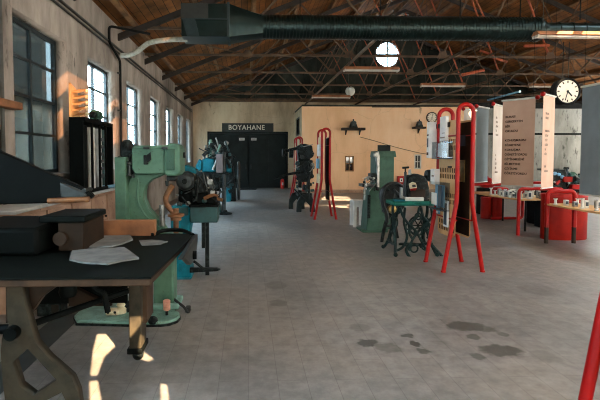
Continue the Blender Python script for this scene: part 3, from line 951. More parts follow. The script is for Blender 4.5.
MB().prism([(P(8, 290, 2.85).x, P(8, 284, 2.85).z), (P(60, 284, 2.85).x, P(60, 284, 2.85).z), (P(44, 296, 2.85).x, P(44, 296, 2.85).z), (P(30, 316, 2.85).x, P(30, 316, 2.85).z), (P(8, 322, 2.85).x, P(8, 322, 2.85).z)],
           'xz', 2.82, 2.88).build('corner_bracket', 'wooddark', t, bevel=0.006)
MB().tube(smooth_path([P(93, 283, 3.2), P(96, 290, 3.2), P(104, 294, 3.2), P(106, 303, 3.2), P(108, 312, 3.2)], 4), 0.022, 8).build('clamp_rod', 'cutter', t)
MB().lathe([(0.0, 0), (0.05, 0.0), (0.06, 0.03), (0.05, 0.09), (0.02, 0.1)], P(68, 296, 3.1), 'z').build('clamp_wheel', 'cutter', t)
MB().prism([(P(70, 284, 3.95).x, P(70, 284, 3.95).z), (P(112, 305, 3.95).x, P(112, 305, 3.95).z), (P(70, 305, 3.95).x, P(70, 305, 3.95).z)], 'xz', 3.92, 3.98).build('brace', 'wooddark', t)
# blade arm
D_ = 3.25
l = lambda px, py: (P(px, py, D_).x, P(px, py, D_).z)
MB().prism([l(-30, 136), l(-8, 147), l(2, 152.5), l(20, 160), l(40, 169.5), l(58, 177), l(76, 184.5), l(88, 191), l(93, 196), l(90, 199.5), l(60, 203), l(0, 204.5), l(-30, 205)], 'xz', D_, D_ + 0.06).build('blade_arm', 'cutter', t, bevel=0.01)
MB().prism([l(60, 181.5), l(74, 187), l(84, 191.5), l(88, 196), l(84, 198.5), l(61, 198)], 'xz', D_ - 0.015, D_ + 0.075).build('blade_cover', 'irongrey', t, bevel=0.012)
MB().cyl((*[l(50, 200.5)[0]], D_ - 0.03, l(50, 200.5)[1]), (l(91, 199)[0], D_ - 0.03, l(91, 199)[1]), 0.02).build('handle', 'rust', t)
MB().cyl((l(86, 190)[0], D_ - 0.04, l(86, 190)[1]), (l(86, 190)[0], D_ + 0.1, l(86, 190)[1]), 0.014).build('bolt', 'irongrey', t)
MB().span((-2.08, D_ - 0.12, TZ), (-1.9, D_ + 0.2, 1.5)).build('arm_post', 'cutter', t, bevel=0.015)
MB().cyl((-2.0, D_ - 0.16, 1.42), (-2.0, D_ + 0.24, 1.42), 0.07).build('arm_pivot', 'iron', t)
MB().span((-2.1, 3.2, TZ), (P(44, 240, 3.3).x, 3.9, TZ + 0.20)).build('clamp_bed', 'cutter', t, bevel=0.03)

# things lying on the cutter's table
bx0_, bx1_ = P(57, 235, 3.35).x, P(83, 235, 3.35).x
t = thing('wooden_block', 'brown wooden box with a dark lid standing on the cutter table', 'box', ((bx0_ + bx1_) / 2, 3.62, TZ))
w_ = (bx1_ - bx0_) / 2
MB().span((-w_, -0.26, 0), (w_, 0.22, 0.215)).build('body', 'blockwood', t, bevel=0.012)
MB().span((-w_ - 0.13, -0.28, 0.215), (w_ + 0.02, 0.22, 0.265)).build('lid', 'tabletop', t, bevel=0.012)
MB().cyl((-w_ + 0.03, -0.30, 0.1), (-w_ + 0.03, -0.26, 0.1), 0.05).build('knob', 'wooddark', t)
def flat_sheet(pts, z, lab, th=0.012):
    g = [G(px, py, z) for px, py in pts]
    cx, cy = sum(v.x for v in g) / len(g), sum(v.y for v in g) / len(g)
    m = MB()
    m.prism([(v.x - cx, v.y - cy) for v in g], 'xy', 0, th)
    bmesh.ops.subdivide_edges(m.bm, edges=m.bm.edges, cuts=2)
    for v in m.bm.verts:
        v.co.z += 0.004 * math.sin(v.co.x * 14) + 0.004
    tag(m.build('felt_sheet', 'paper', loc=(cx, cy, z)), lab, 'cloth', 'grey sheets on the cutter table')
flat_sheet([(72, 253), (88, 250.5), (124, 249.5), (128, 252), (139, 259.5), (122, 263), (108, 266.5), (84, 264), (69.5, 261)], TZ, 'larger grey sheet on the cutter table, nearest the front edge')
flat_sheet([(80, 244), (90, 237.5), (130, 237), (133, 241), (124, 245), (112, 248.5), (96, 249), (81, 247.5)], TZ, 'smaller grey sheet behind the larger one on the cutter table')
flat_sheet([(139, 241), (152, 240.5), (168, 243), (160, 246), (142, 246)], TZ, 'grey sheet scrap at the right side of the cutter table', 0.006)
t = thing('motor_box', 'small black box on the floor by the left wall, behind the cutter leg', 'box', (P(50, 315, 4.55).x, 4.6, 0))
MB().span((-0.12, -0.08, 0.0), (0.12, 0.1, 0.19)).build('case', 'iron', t, bevel=0.012)
MB().span((0.03, -0.085, 0.04), (0.1, -0.08, 0.12)).build('plate', 'wooddark', t)
MB().tube(smooth_path([(-0.1, -0.02, 0.08), (-0.2, -0.05, 0.05), (-0.25, -0.1, 0.012), (-0.33, -0.06, 0.012)], 5), 0.012).build('cable', 'rubber', t)

# ------------------------------------------------------------------ cupboards and ledge along the left wall
t = thing('low_cupboard', 'low pinkish cupboard with a pale top along the left wall under the windows', 'cupboard', (-2.8, 4.6, 0))
MB().span((0.02, 0, 0.0), (0.40, 4.6, 1.02)).build('body', 'cup', t)
MB().span((0.0, -0.02, 1.02), (0.47, 4.62, 1.06)).build('top', 'ledge', t, bevel=0.008)
for k in range(6):
    dr = MB().span((0.40, 0.06 + k * 0.757, 0.08), (0.42, 0.06 + k * 0.757 + 0.71, 0.97)).build('door', 'cup', t, bevel=0.006)
    MB().cyl((0.42, 0.68 + k * 0.757, 0.62), (0.45, 0.68 + k * 0.757, 0.62), 0.016).build('knob', 'iron', dr)
CT = 1.06
# roll rack standing on it
RX, RY = -2.60, 6.66
t = thing('roll_rack', 'tall dark open cabinet of pale upright rolls, standing on the cupboard by the windows', 'cabinet', (RX, RY, CT))
H_ = P(100, 121, 7.4).z - CT
Lr = 1.36
m = MB()
MB().span((0, 0, 0), (0.22, Lr, 0.05)).build('bottom', 'cutter', t)
MB().span((0, 0, H_ - 0.06), (0.23, Lr, H_)).build('top', 'cutter', t)
MB().span((0, 0, 0.05), (0.2, 0.05, H_ - 0.06)).build('side_panel', 'cutter', t)
MB().span((0, Lr - 0.06, 0.05), (0.23, Lr, H_ - 0.06)).build('side_panel', 'cutter', t)
MB().span((0, 0.05, 0.05), (0.02, Lr - 0.06, H_ - 0.06)).build('back_panel', 'cutter', t)
for k, yy in enumerate((0.36, 0.72, 1.02)):
    MB().span((0.19, yy - 0.02, 0.05), (0.22, yy + 0.02, H_ - 0.06)).build('upright', 'cutter', t)
for k, (yy, mm, r) in enumerate(((0.54, 'bench', 0.08), (0.87, 'ledge', 0.08), (0.2, 'cutter', 0.08), (1.18, 'teal', 0.06))):
    o = MB().cyl((RX + 0.105, RY + yy, CT + 0.05), (RX + 0.105, RY + yy, CT + H_ - 0.12), r).build('paper_roll', mm)
    tag(o, ('grey white upright roll in the middle of the dark cabinet by the window', 'pale blue white upright roll, right of the grey roll in the dark cabinet',
            'black upright roll in the near end of the dark cabinet', 'teal upright roll in the far end of the dark cabinet')[k], 'roll', 'rolls in the dark cabinet')
for k in range(6):
    z = CT + 0.2 + 0.12 * k
    o = MB().span((RX + 0.178, RY + 0.80, z), (RX + 0.196, RY + 0.94, z + 0.055)).build('label_card', 'navy')
    tag(o, 'dark card on the pale blue roll in the dark cabinet, %s' % ('lowest', 'second from bottom', 'third from bottom', 'fourth from bottom', 'fifth from bottom', 'topmost')[k], 'card', 'cards on the pale blue roll')
# things on top of the rack
zt_ = CT + H_
t = thing('letter_crate', 'warm brown upright wooden tray with pale knobs on top of the dark cabinet', 'tray', (-2.56, 6.7, zt_), 0)
MB().prism([(0, 0), (0.34, 0), (0.26, 0.42), (0.0, 0.5)], 'yz', -0.05, -0.02).build('back_board', 'ply', t)
for k in range(5):
    MB().box((0.03, 0.2, 0.05 + 0.09 * k), (0.12, 0.3, 0.02), (0.25, 0, 0)).build('rung', 'ply', t)
    MB().ball((0.10, 0.3, 0.075 + 0.085 * k), 0.036).build('spool', 'cream', t)
t = thing('green_motor', 'small dark green motor on top of the dark cabinet', 'motor', (-2.49, 7.5, zt_))
MB().cyl((0, -0.11, 0.1), (0, 0.11, 0.1), 0.085).build('housing', 'press', t, bevel=0.01)
MB().cyl((0, -0.16, 0.1), (0, -0.11, 0.1), 0.05).build('pulley', 'iron', t)
MB().span((-0.07, -0.08, 0), (0.07, 0.08, 0.03)).build('foot', 'iron', t)
o = MB().tube(smooth_path([(-2.5, 7.2, CT + .02), (-2.42, 7.5, CT + .02), (-2.45, 7.9, CT + .02), (-2.4, 8.2, CT + .02)], 4), 0.03, 8).build('coiled_strap', 'skyblue')
o.location = (0.06, 0.45, 0.012)
tag(o, 'blue strap lying on the cupboard top behind the dark cabinet', 'strap')

# ------------------------------------------------------------------ sage green stitching machine
D_ = 4.6
q = Local(131, 318, D_)
t = thing('stitching_machine', 'sage green C-framed stitching machine nearest the camera on the left', 'machine', q.o)
l = lambda px, py: tuple(q(px, py))
b0, b1 = q(81, 318)[0], q(181, 318)[0]
pts = [(b0, -0.18), (b0 + 0.08, -0.32), (b1 - 0.3, -0.38)] + [(b1 - 0.14 + 0.16 * math.cos(R(a)), -0.2 + 0.18 * math.sin(R(a))) for a in (-90, -60, -30, 0, 30, 60)] + [(b1 - 0.1, 0.3), (b0 + 0.1, 0.3), (b0, 0.2)]
MB().prism(pts, 'xy', 0.0, 0.045).build('base_plate', 'greenworn', t, bevel=0.012)
MB().prism([(x * 1.02, y * 1.04) for x, y in pts], 'xy', 0.0, 0.02).build('base_rim', 'iron', t)
MB().span((l(150, 0)[0], 0.0, 0.045), (l(171, 0)[0], 0.24, l(0, 238)[1])).build('pedestal', 'green', t, bevel=0.02)
MB().span((l(143, 0)[0], -0.06, 0.045), (l(177, 0)[0], 0.28, 0.1)).build('pedestal_foot', 'greenworn', t, bevel=0.015)
frame = [l(131, 173), l(136, 174), l(148, 174)] + [l(x, y) for x, y in ((165, 174), (160, 176.5), (151, 180), (145, 185), (142.5, 192), (143, 200), (147, 209), (153, 216), (160, 224), (166, 232), (170, 240), (168, 248),
         (150, 246), (138, 238), (126, 226), (125, 190))]
MB().prism(frame, 'xz', 0.05, 0.2).build('c_frame', 'green', t, bevel=0.015)
MB().tube([q.v(x, y, 0.04) for x, y in ((136, 177), (138, 184), (136.5, 192), (137, 202), (142, 213), (150, 222), (160, 229))], 0.012, 8).build('rib', 'green', t)
MB().span((l(114.5, 0)[0], -0.08, l(0, 240)[1]), (l(125.5, 0)[0], 0.26, l(0, 157)[1])).build('back_column', 'green', t, bevel=0.008)
MB().prism([l(133, 147), l(166, 147), l(166, 174), l(136, 174), l(133, 168)], 'xz', -0.06, 0.26).build('head', 'green', t, bevel=0.015)
MB().span((l(133, 0)[0], -0.08, l(0, 149)[1]), (l(167, 0)[0], 0.28, l(0, 145.5)[1])).build('lid', 'green', t, bevel=0.008)
for px in (147, 165):
    MB().cyl((l(px, 0)[0] - 0.03, -0.09, l(0, 148)[1]), (l(px, 0)[0] + 0.03, -0.09, l(0, 148)[1]), 0.014, seg=10).build('hinge', 'irongrey', t)
lt = MB().span((l(143.5, 0)[0], -0.085, l(0, 164.5)[1]), (l(148, 0)[0], -0.06, l(0, 155)[1])).build('latch', 'iron', t, bevel=0.006)
MB().prism([(l(146, 0)[0], l(0, 156)[1]), (l(151, 0)[0], l(0, 152)[1]), (l(151.5, 0)[0], l(0, 160)[1]), (l(147, 0)[0], l(0, 163)[1])], 'xz', -0.1, -0.085).build('latch_lever', 'iron', lt)
MB().prism([l(165, 146), l(171, 143.5), l(178, 143.5), l(181, 147), l(181.5, 172), l(178, 176), l(168, 176), l(165, 172)], 'xz', -0.08, 0.28).build('head_nose', 'green', t, bevel=0.02)
MB().prism([l(168, 149), l(176, 149), l(176, 170), l(168, 170)], 'xz', -0.095, -0.08).build('nose_plate', 'press', t, bevel=0.006)
MB().cyl((l(182, 0)[0], 0.02, l(0, 155)[1]), (l(183.5, 0)[0], 0.02, l(0, 155)[1]), 0.03).build('nose_bolt', 'iron', t)
c_ = q.v(124, 151, 0.14)
w = MB().lathe([(0.09, -0.035), (0.115, -0.035), (0.12, -0.02), (0.12, 0.02), (0.115, 0.035), (0.09, 0.035)], c_, 'x').build('flywheel', 'iron', t)
MB().cyl(c_ - Vector((0.045, 0, 0)), c_ + Vector((0.1, 0, 0)), 0.03).build('hub', 'iron', w)
for k, (xa, ya_, xb, yb_, r, mm) in enumerate(((127, 152, 134, 152, 0.018, 'iron'), (129, 150, 129, 176, 0.014, 'iron'), (131.5, 156, 131.5, 178, 0.018, 'irongrey'), (126.5, 164, 134, 166, 0.02, 'iron'),
                                               (127.5, 170, 133, 173, 0.024, 'iron'), (130, 160, 134, 160, 0.026, 'irongrey'), (127, 158, 127, 175, 0.012, 'steel'))):
    MB().cyl(q.v(xa, ya_, 0.02 + 0.015 * (k % 3)), q.v(xb, yb_, 0.02 + 0.015 * (k % 3)), r, seg=12).build('linkage', mm, t)
MB().lathe([(0.012, 0.0), (0.03, 0.005), (0.03, 0.02), (0.018, 0.025), (0.018, 0.11), (0.03, 0.12), (0.03, 0.14), (0.01, 0.15)], q.v(130, 176, -0.02), 'z', 14).build('spring_post', 'irongrey', t)
# needle head and anvil
MB().span((l(165.5, 0)[0], -0.05, l(0, 181)[1]), (l(175, 0)[0], 0.12, l(0, 176)[1])).build('stitch_head', 'iron', t, bevel=0.008)
MB().cyl(q.v(167, 181, 0), q.v(167, 186, 0), 0.02, 0.012).build('former', 'irongrey', t)
MB().tube(smooth_path([q.v(173, 185), q.v(169, 191), q.v(166, 197), q.v(166.5, 203), q.v(170, 209), q.v(174, 214)], 5), 0.030, 10, r2=0.026, flat=0.9).build('anvil_arm', 'rust', t)
MB().lathe([(0.03, 0), (0.055, 0.004), (0.055, 0.03), (0.06, 0.035), (0.085, 0.045), (0.085, 0.068), (0.03, 0.074), (0.03, 0.12), (0.024, 0.125)], q.v(176, 220.5), 'z', 24).build('anvil_table', 'rust', t)
MB().cyl(q.v(162, 226), q.v(162, 205), 0.03).build('anvil_post', 'steel', t)
MB().prism([l(150, 232), l(180, 233), l(180, 240), l(170, 243), l(150, 243)], 'xz', -0.05, 0.2).build('lower_arm', 'green', t, bevel=0.012)
MB().cyl(q.v(176, 242), q.v(176, 219), 0.028).build('anvil_column', 'rust', t)
# things on the base plate
pd = MB().box((l(114, 0)[0], -0.18, 0.08), (0.13, 0.09, 0.05), (0.15, 0, 0)).build('pedal', 'cream', t, bevel=0.016)
for dx in (-0.035, 0.03):
    MB().cyl((l(114, 0)[0] + dx, -0.228, 0.085), (l(114, 0)[0] + dx, -0.224, 0.085), 0.013).build('pedal_hole', 'iron', pd)
MB().lathe([(0.02, 0), (0.05, 0.01), (0.052, 0.05), (0.03, 0.07), (0.045, 0.09), (0.03, 0.11), (0.01, 0.115)], (l(121, 0)[0], -0.15, 0.045), 'z', 16).build('pedal_knob', 'cream', t)
MB().cyl((l(130, 0)[0], -0.1, 0.06), (l(124, 0)[0], 0.0, 0.09), 0.045).build('pedal_pivot', 'iron', t)
ph = MB().lathe([(0.02, 0), (0.034, 0.01), (0.036, 0.05), (0.03, 0.055), (0.036, 0.06), (0.036, 0.1), (0.02, 0.11)], (l(167.5, 0)[0], -0.2, 0.09), 'z', 16).build('treadle_grip', 'pink', t)
MB().cyl((l(167.5, 0)[0], -0.2, 0.045), (l(167.5, 0)[0], -0.2, 0.1), 0.014).build('grip_post', 'iron', ph)
MB().ball((l(157, 0)[0], -0.36, 0.05), 0.05, (1, 0.7, 0.9)).build('base_knob', 'iron', t)
MB().tube(smooth_path([(l(171, 0)[0], 0.05, 0.12), (l(176, 0)[0], 0.0, 0.1), (l(182, 0)[0], -0.02, 0.06), (l(186, 0)[0], -0.03, 0.012), (l(187, 0)[0], 0.05, 0.012)], 5), 0.014).build('cable', 'rubber', t)
MB().span((l(183, 0)[0], -0.02, 0.0), (l(188, 0)[0], 0.06, 0.055)).build('plug', 'rubber', t, bevel=0.008)

# ------------------------------------------------------------------ turquoise machine behind it
D_ = 5.95
q = Local(185, 279, D_)
l = lambda px, py: tuple(q(px, py))
t = thing('turquoise_machine', 'turquoise machine with a dark round drum and teal tray, second in the left row', 'machine', q.o)
MB().prism([l(170, 206), l(190, 203), l(191, 223), l(188, 240), l(190, 262), l(192, 279), l(171, 279), l(173, 262), l(171, 235)], 'xz', -0.02, 0.32).build('column', 'blue', t, bevel=0.02)
MB().prism([l(174, 277), l(192, 277), l(193, 279.5), l(172, 279.5)], 'xz', -0.1, 0.4).build('foot', 'blue', t, bevel=0.012)
MB().span((l(176, 0)[0], -0.03, l(0, 216)[1]), (l(187, 0)[0], -0.02, l(0, 208)[1])).build('inspection_plate', 'teal', t, bevel=0.006)
MB().prism([l(182, 167), l(186, 165), l(193, 167.5), l(197, 171), l(196, 174), l(190, 171.5), l(184, 170.5)], 'xz', -0.05, 0.2).build('hood', 'blue', t, bevel=0.01)
c_ = q.v(186, 181, -0.02)
dr = MB().lathe([(0.03, -0.10), (0.085, -0.09), (0.115, -0.06), (0.125, -0.02), (0.125, 0.1), (0.10, 0.13), (0.05, 0.14)], c_, 'y', 28).build('drum', 'irongrey', t)
MB().lathe([(0.01, -0.125), (0.035, -0.12), (0.04, -0.095)], c_, 'y', 18).build('drum_cap', 'iron', dr)
MB().prism([l(178, 186), l(193, 186), l(195, 206), l(178, 206)], 'xz', 0.02, 0.25).build('drum_cradle', 'cutter', t, bevel=0.012)
m = MB().span((l(189.5, 0)[0], -0.12, l(0, 222.5)[1]), (l(217, 0)[0], 0.3, l(0, 206)[1]))
m.build('tray', 'teal', t, bevel=0.012)
MB().span((l(188.5, 0)[0], -0.14, l(0, 207)[1]), (l(218, 0)[0], 0.32, l(0, 204.5)[1])).build('tray_rim', 'cutter', t, bevel=0.006)
MB().span((l(195, 0)[0], -0.06, l(0, 204.5)[1]), (l(215, 0)[0], 0.22, l(0, 193)[1])).build('gear_case', 'cutter', t, bevel=0.02)
MB().prism([l(193, 178), l(198, 176), l(206, 186), l(214, 194), l(196, 196)], 'xz', 0.0, 0.2).build('carriage', 'iron', t, bevel=0.012)
MB().tube(smooth_path([q.v(205, 198, -0.08), q.v(209, 196, -0.09), q.v(214, 194.5, -0.09), q.v(218.5, 195.5, -0.09)], 4), 0.026, 10, r2=0.018).build('handle', 'rust', t)
MB().tube([q.v(196, 172, 0.05), q.v(197, 182, 0), q.v(199, 194, -0.03)], 0.014, 8).build('lever', 'iron', t)
MB().ball(q.v(196, 171, 0.05), 0.03).build('lever_knob', 'iron', t)
MB().tube([q.v(207, 176, 0.02), q.v(208, 192, 0.02)], 0.016, 8).build('spindle', 'steel', t)
MB().lathe([(0.02, 0), (0.05, 0.0), (0.05, 0.018), (0.02, 0.022)], q.v(207.5, 187, 0.02), 'z').build('collar', 'irongrey', t)
MB().span((l(200, 0)[0], 0.02, l(0, 250)[1]), (l(203.5, 0)[0], 0.07, l(0, 222)[1])).build('pedal_link', 'iron', t)
MB().prism([l(190, 267), l(217, 267.5), l(221, 269), l(217, 270.5), l(190, 272)], 'xz', -0.05, 0.02).build('pedal_bar', 'iron', t, bevel=0.008)
MB().tube([q.v(190, 258, -0.03), q.v(196, 262, -0.03), q.v(203, 268, -0.02)], 0.018, 8).build('pedal_arm', 'iron', t)
MB().span((l(203, 0)[0], 0.1, 0), (l(207, 0)[0], 0.16, l(0, 222)[1])).build('rear_leg', 'iron', t)

fittings(t, q, (193, 172, 213, 203), -0.03, 22, 3, 0.045)
fittings(t, q, (175, 190, 192, 204), -0.02, 8, 5, 0.035)
# ------------------------------------------------------------------ blue and grey machine further along
D_ = 12.6
q = Local(213, 213, D_)
l = lambda px, py: tuple(q(px, py))
t = thing('grinding_machine', 'machine with bright blue head, tall grey box and ribbed post, third in left row', 'machine', q.o)
MB().span((l(196, 0)[0], 0.0, l(0, 178)[1]), (l(223, 0)[0], 0.7, l(0, 172.5)[1])).build('table', 'iron', t, bevel=0.02)
MB().span((l(198, 0)[0], 0.1, 0), (l(212, 0)[0], 0.6, l(0, 178)[1])).build('cabinet', 'cutter', t, bevel=0.03)
MB().span((l(213, 0)[0], 0.3, 0), (l(218, 0)[0], 0.5, l(0, 178)[1])).build('leg', 'iron', t, bevel=0.01)
MB().prism([l(201, 160), l(205, 157.5), l(214, 159), l(215.5, 172), l(201.5, 172)], 'xz', 0.05, 0.5).build('head', 'blue', t, bevel=0.03)
MB().prism([l(195.5, 166), l(199, 159), l(202, 161), l(201, 170), l(197, 172.5)], 'xz', 0.0, 0.3).build('guard', 'blue', t, bevel=0.02)
MB().span((l(215.5, 0)[0], -0.1, l(0, 173)[1]), (l(222.5, 0)[0], 0.25, l(0, 154)[1])).build('grey_box', 'greybox', t, bevel=0.015)['label'] = 'plain grey box'
prof = []
for k in range(9):
    prof += [(0.055, 0.05 * k), (0.055, 0.05 * k + 0.03), (0.035, 0.05 * k + 0.035), (0.035, 0.05 * k + 0.048)]
prof += [(0.05, 0.46), (0.02, 0.5)]
MB().lathe(prof, q.v(210, 157, 0.2), 'z', 16).build('ribbed_post', 'greenworn', t)
for px, py, r in ((213, 147, 0.07), (217, 149, 0.09), (221, 145, 0.07), (225, 150, 0.11), (228, 156, 0.10), (224, 160, 0.09)):
    MB().lathe([(0.01, -0.08), (r, -0.06), (r, 0.06), (0.01, 0.08)], q.v(px, py, 0.35), 'y', 18).build('pulley', 'iron' if px != 217 else 'irongrey', t)
MB().tube(smooth_path([q.v(213, 145, 0.3), q.v(219, 141.5, 0.3), q.v(225, 146, 0.3), q.v(229, 154, 0.3)], 5), 0.03, 8).build('belt_guard', 'iron', t)
for px, py, qx, qy, r, mm in ((199, 178, 203, 205, 0.03, 'irongrey'), (205, 180, 209, 200, 0.04, 'iron'), (213, 170, 217, 160, 0.04, 'steel'), (203, 156, 207, 152, 0.05, 'irongrey'), (226, 158, 230, 168, 0.04, 'iron'),
                              (218, 152, 220, 145, 0.03, 'greenworn'), (221, 172, 229, 174, 0.04, 'iron'), (215, 145, 219, 153, 0.025, 'steel')):
    MB().cyl(q.v(px, py, -0.06), q.v(qx, qy, -0.02), r, seg=12).build('machine_rod', mm, t)
MB().prism([l(226, 165), l(231, 165), l(231, 172), l(226, 172)], 'xz', 0.2, 0.5).build('side_guard', 'blue', t, bevel=0.02)
MB().prism([l(197, 213), l(222, 213), l(220, 206), l(199, 206)], 'xz', 0.05, 0.65).build('plinth', 'teal', t, bevel=0.02)
MB().cyl(q.v(224, 212, 0.0), q.v(224, 152, 0.0), 0.055).build('standing_post', 'irongrey', t)
MB().lathe([(0.2, 0), (0.2, 0.03), (0.08, 0.06), (0.06, 0.12)], (l(224, 0)[0], 0, 0), 'z').build('post_foot', 'iron', t)
MB().tube(smooth_path([q.v(210, 201, -0.02), q.v(214, 199, -0.05), q.v(219, 199, -0.06), q.v(223, 200, -0.05)], 4), 0.05, 10).build('handle', 'rust', t)
MB().tube(smooth_path([q.v(224, 182, 0), q.v(218, 183, -0.03), q.v(214, 187, -0.05), q.v(216, 192, -0.05)], 4), 0.03, 8).build('crank', 'iron', t)

fittings(t, q, (204, 143, 230, 158), 0.1, 24, 11, 0.07)
fittings(t, q, (197, 180, 221, 207), -0.05, 22, 12, 0.08)
D_ = 16.2
q = Local(234, 201, D_)
l = lambda px, py: tuple(q(px, py))
t = thing('flywheel_press', 'dark press with large thin flywheel, furthest machine in the left row', 'machine', q.o)
MB().prism([l(226.5, 202), l(236, 202), l(235, 186), l(233, 166), l(229, 164), l(227, 184)], 'xz', 0.0, 0.5).build('frame', 'iron', t, bevel=0.03)
MB().prism([l(226.5, 164), l(231.5, 163), l(232, 172), l(227, 173)], 'xz', -0.05, 0.45).build('head', 'blue', t, bevel=0.03)
MB().prism([l(226, 187), l(231.5, 186), l(231.5, 200), l(226.5, 204)], 'xz', -0.12, 0.1).build('guard', 'blue', t, bevel=0.03)
c_ = q.v(238.5, 181, 0.25)
w = MB().tube([c_ + Vector((0, 0.66 * math.cos(R(a)), 0.66 * math.sin(R(a)))) for a in range(0, 360, 10)], 0.05, 8, True).build('flywheel', 'irongrey', t, rot=None)
m = MB()
for a in range(0, 180, 45):
    m.cyl(c_ + Vector((0, 0.64 * math.cos(R(a)), 0.64 * math.sin(R(a)))), c_ - Vector((0, 0.64 * math.cos(R(a)), 0.64 * math.sin(R(a)))), 0.022, seg=8)
m.build('spokes', 'irongrey', w)
MB().cyl((l(232, 0)[0], 0.25, c_.z), (l(240, 0)[0], 0.25, c_.z), 0.06).build('axle', 'iron', t)
MB().tube([q.v(231, 165, 0.2), q.v(232, 155, 0.2), q.v(235, 158, 0.2)], 0.05, 8).build('lever', 'iron', t)
fittings(t, q, (227, 160, 235, 196), -0.08, 12, 17, 0.08)
tag(MB().prism([(-0.45, -0.3), (0.45, -0.3), (0.5, 0.25), (-0.4, 0.3)], 'xy', 0, 0.03).build('floor_mat', 'rubber', loc=(P(247, 188, 22.4).x, 22.3, 0)), 'dark mat on the floor in front of the double door', 'mat')

# ------------------------------------------------------------------ black platen press and its lever, centre
D_ = 13.0
q = Local(302, 212, D_)
l = lambda px, py: tuple(q(px, py))
t = thing('platen_press', 'black hand press on arched feet with long lever, left of small far red stand', 'machine', q.o)
def arch(px0, px1, ya_, yb_):
    a, b = l(px0, 0)[0], l(px1, 0)[0]
    w = b - a
    h = l(0, 195)[1]
    pts = [(a, 0), (a + 0.02, h * 0.55), (a + w * 0.2, h * 0.92), (a + w * 0.5, h * 1.02), (a + w * 0.8, h * 0.92), (b - 0.02, h * 0.55), (b, 0), (b - w * 0.27, 0), (b - w * 0.28, h * 0.35), (a + w * 0.5, h * 0.6), (a + w * 0.28, h * 0.35), (a + w * 0.27, 0)]
    return MB().prism(pts, 'xz', ya_, yb_)
arch(297, 316, -0.05, 0.07).build('foot_arch', 'irondark', t, bevel=0.015)
arch(291.5, 309, 0.75, 0.87).build('foot_arch', 'irondark', t, bevel=0.015)
MB().span((l(299, 0)[0], 0.0, l(0, 198)[1]), (l(313, 0)[0], 0.75, l(0, 194)[1])).build('bed', 'iron', t, bevel=0.02)
for px in (300.5, 309):
    MB().cyl(q.v(px, 196, 0.15), q.v(px, 178, 0.15), 0.055).build('pillar', 'iron', t)
MB().prism([l(297.5, 161), l(313, 160), l(313, 176), l(309, 182), l(300, 182), l(297, 174)], 'xz', 0.0, 0.4).build('platen', 'iron', t, bevel=0.03)
MB().prism([l(297, 146), l(304, 143.5), l(312.5, 145.5), l(313, 151), l(310, 161), l(299, 161), l(298, 152)], 'xz', 0.0, 0.45).build('crown', 'iron', t, bevel=0.04)
MB().lathe([(0.02, -0.05), (0.2, -0.04), (0.2, 0.04), (0.02, 0.05)], q.v(302, 172, -0.05), 'y', 24).build('gear', 'irondark', t)
MB().lathe([(0.02, -0.05), (0.13, -0.04), (0.13, 0.04), (0.02, 0.05)], q.v(309, 154, -0.05), 'y', 24).build('gear', 'irondark', t)
MB().lathe([(0.03, -0.06), (0.11, -0.06), (0.11, -0.02), (0.05, -0.02), (0.05, 0.02), (0.11, 0.02), (0.11, 0.06), (0.03, 0.06)], q.v(284.5, 152.5, 0.1), 'x', 20).build('spool', 'iron', t)
MB().tube(smooth_path([q.v(283, 152.5, 0.1), q.v(290, 150, 0.1), q.v(298, 148, 0.1)], 4), 0.045, 8).build('spool_arm', 'iron', t)
MB().lathe([(0.02, -0.07), (0.14, -0.06), (0.14, 0.06), (0.02, 0.07)], q.v(291.5, 153, 0.12), 'x', 20).build('roller', 'iron', t)
MB().tube(smooth_path([q.v(303, 172, -0.1), q.v(292, 173.3, -0.15), q.v(284, 175, -0.2), q.v(273.5, 178.5, -0.2)], 5), 0.045, 8, r2=0.025).build('lever', 'iron', t)
for px, py in ((307, 168), (311, 176), (305, 187)):
    MB().lathe([(0.01, 0), (0.07, 0.0), (0.07, 0.06), (0.03, 0.08), (0.03, 0.12)], q.v(px, py, -0.02) + Vector((0, -0.1, 0)), 'y', 14).build('nut', 'irondark', t)

fittings(t, q, (296, 144, 313, 196), -0.1, 34, 21, 0.075)
# ------------------------------------------------------------------ dark green press, centre right
D_ = 9.4
q = Local(376, 234, D_)
l = lambda px, py: tuple(q(px, py))
t = thing('green_press', 'tall dark green press with a square column, in front of the ochre wall', 'machine', q.o)
MB().prism([l(366, 235), l(388, 235), l(388, 188), l(370, 187.5)], 'xz', 0.0, 0.5).build('body', 'press', t, bevel=0.012)
MB().span((l(364.5, 0)[0], -0.03, 0), (l(389, 0)[0], 0.53, 0.05)).build('plinth', 'press', t, bevel=0.01)
MB().span((l(369.5, 0)[0], -0.008, l(0, 220)[1]), (l(372.5, 0)[0], 0.02, l(0, 196)[1])).build('slot', 'iron', t)
MB().span((l(378.5, 0)[0], 0.08, l(0, 190)[1]), (l(397.5, 0)[0], 0.5, l(0, 156)[1])).build('column', 'press', t, bevel=0.012)
MB().prism([l(376.5, 157), l(377.5, 151), l(396.5, 151), l(397.5, 157)], 'xz', 0.06, 0.52).build('column_cap', 'press', t, bevel=0.01)
MB().span((l(386, 0)[0], 0.1, 0.05), (l(397, 0)[0], 0.48, l(0, 190)[1])).build('column_foot', 'press', t)
MB().prism([l(376, 153), l(378.5, 151), l(380, 156), l(379.5, 190), l(376.8, 190), l(377.2, 166)], 'xz', 0.0, 0.12).build('slide', 'steel', t, bevel=0.008)
MB().lathe([(0.01, -0.04), (0.05, -0.035), (0.05, 0.035), (0.01, 0.04)], q.v(376, 155, 0.02), 'y', 16).build('slide_knob', 'steel', t)
MB().span((l(373.5, 0)[0], 0.02, l(0, 181)[1]), (l(378, 0)[0], 0.3, l(0, 174)[1])).build('motor', 'iron', t, bevel=0.015)
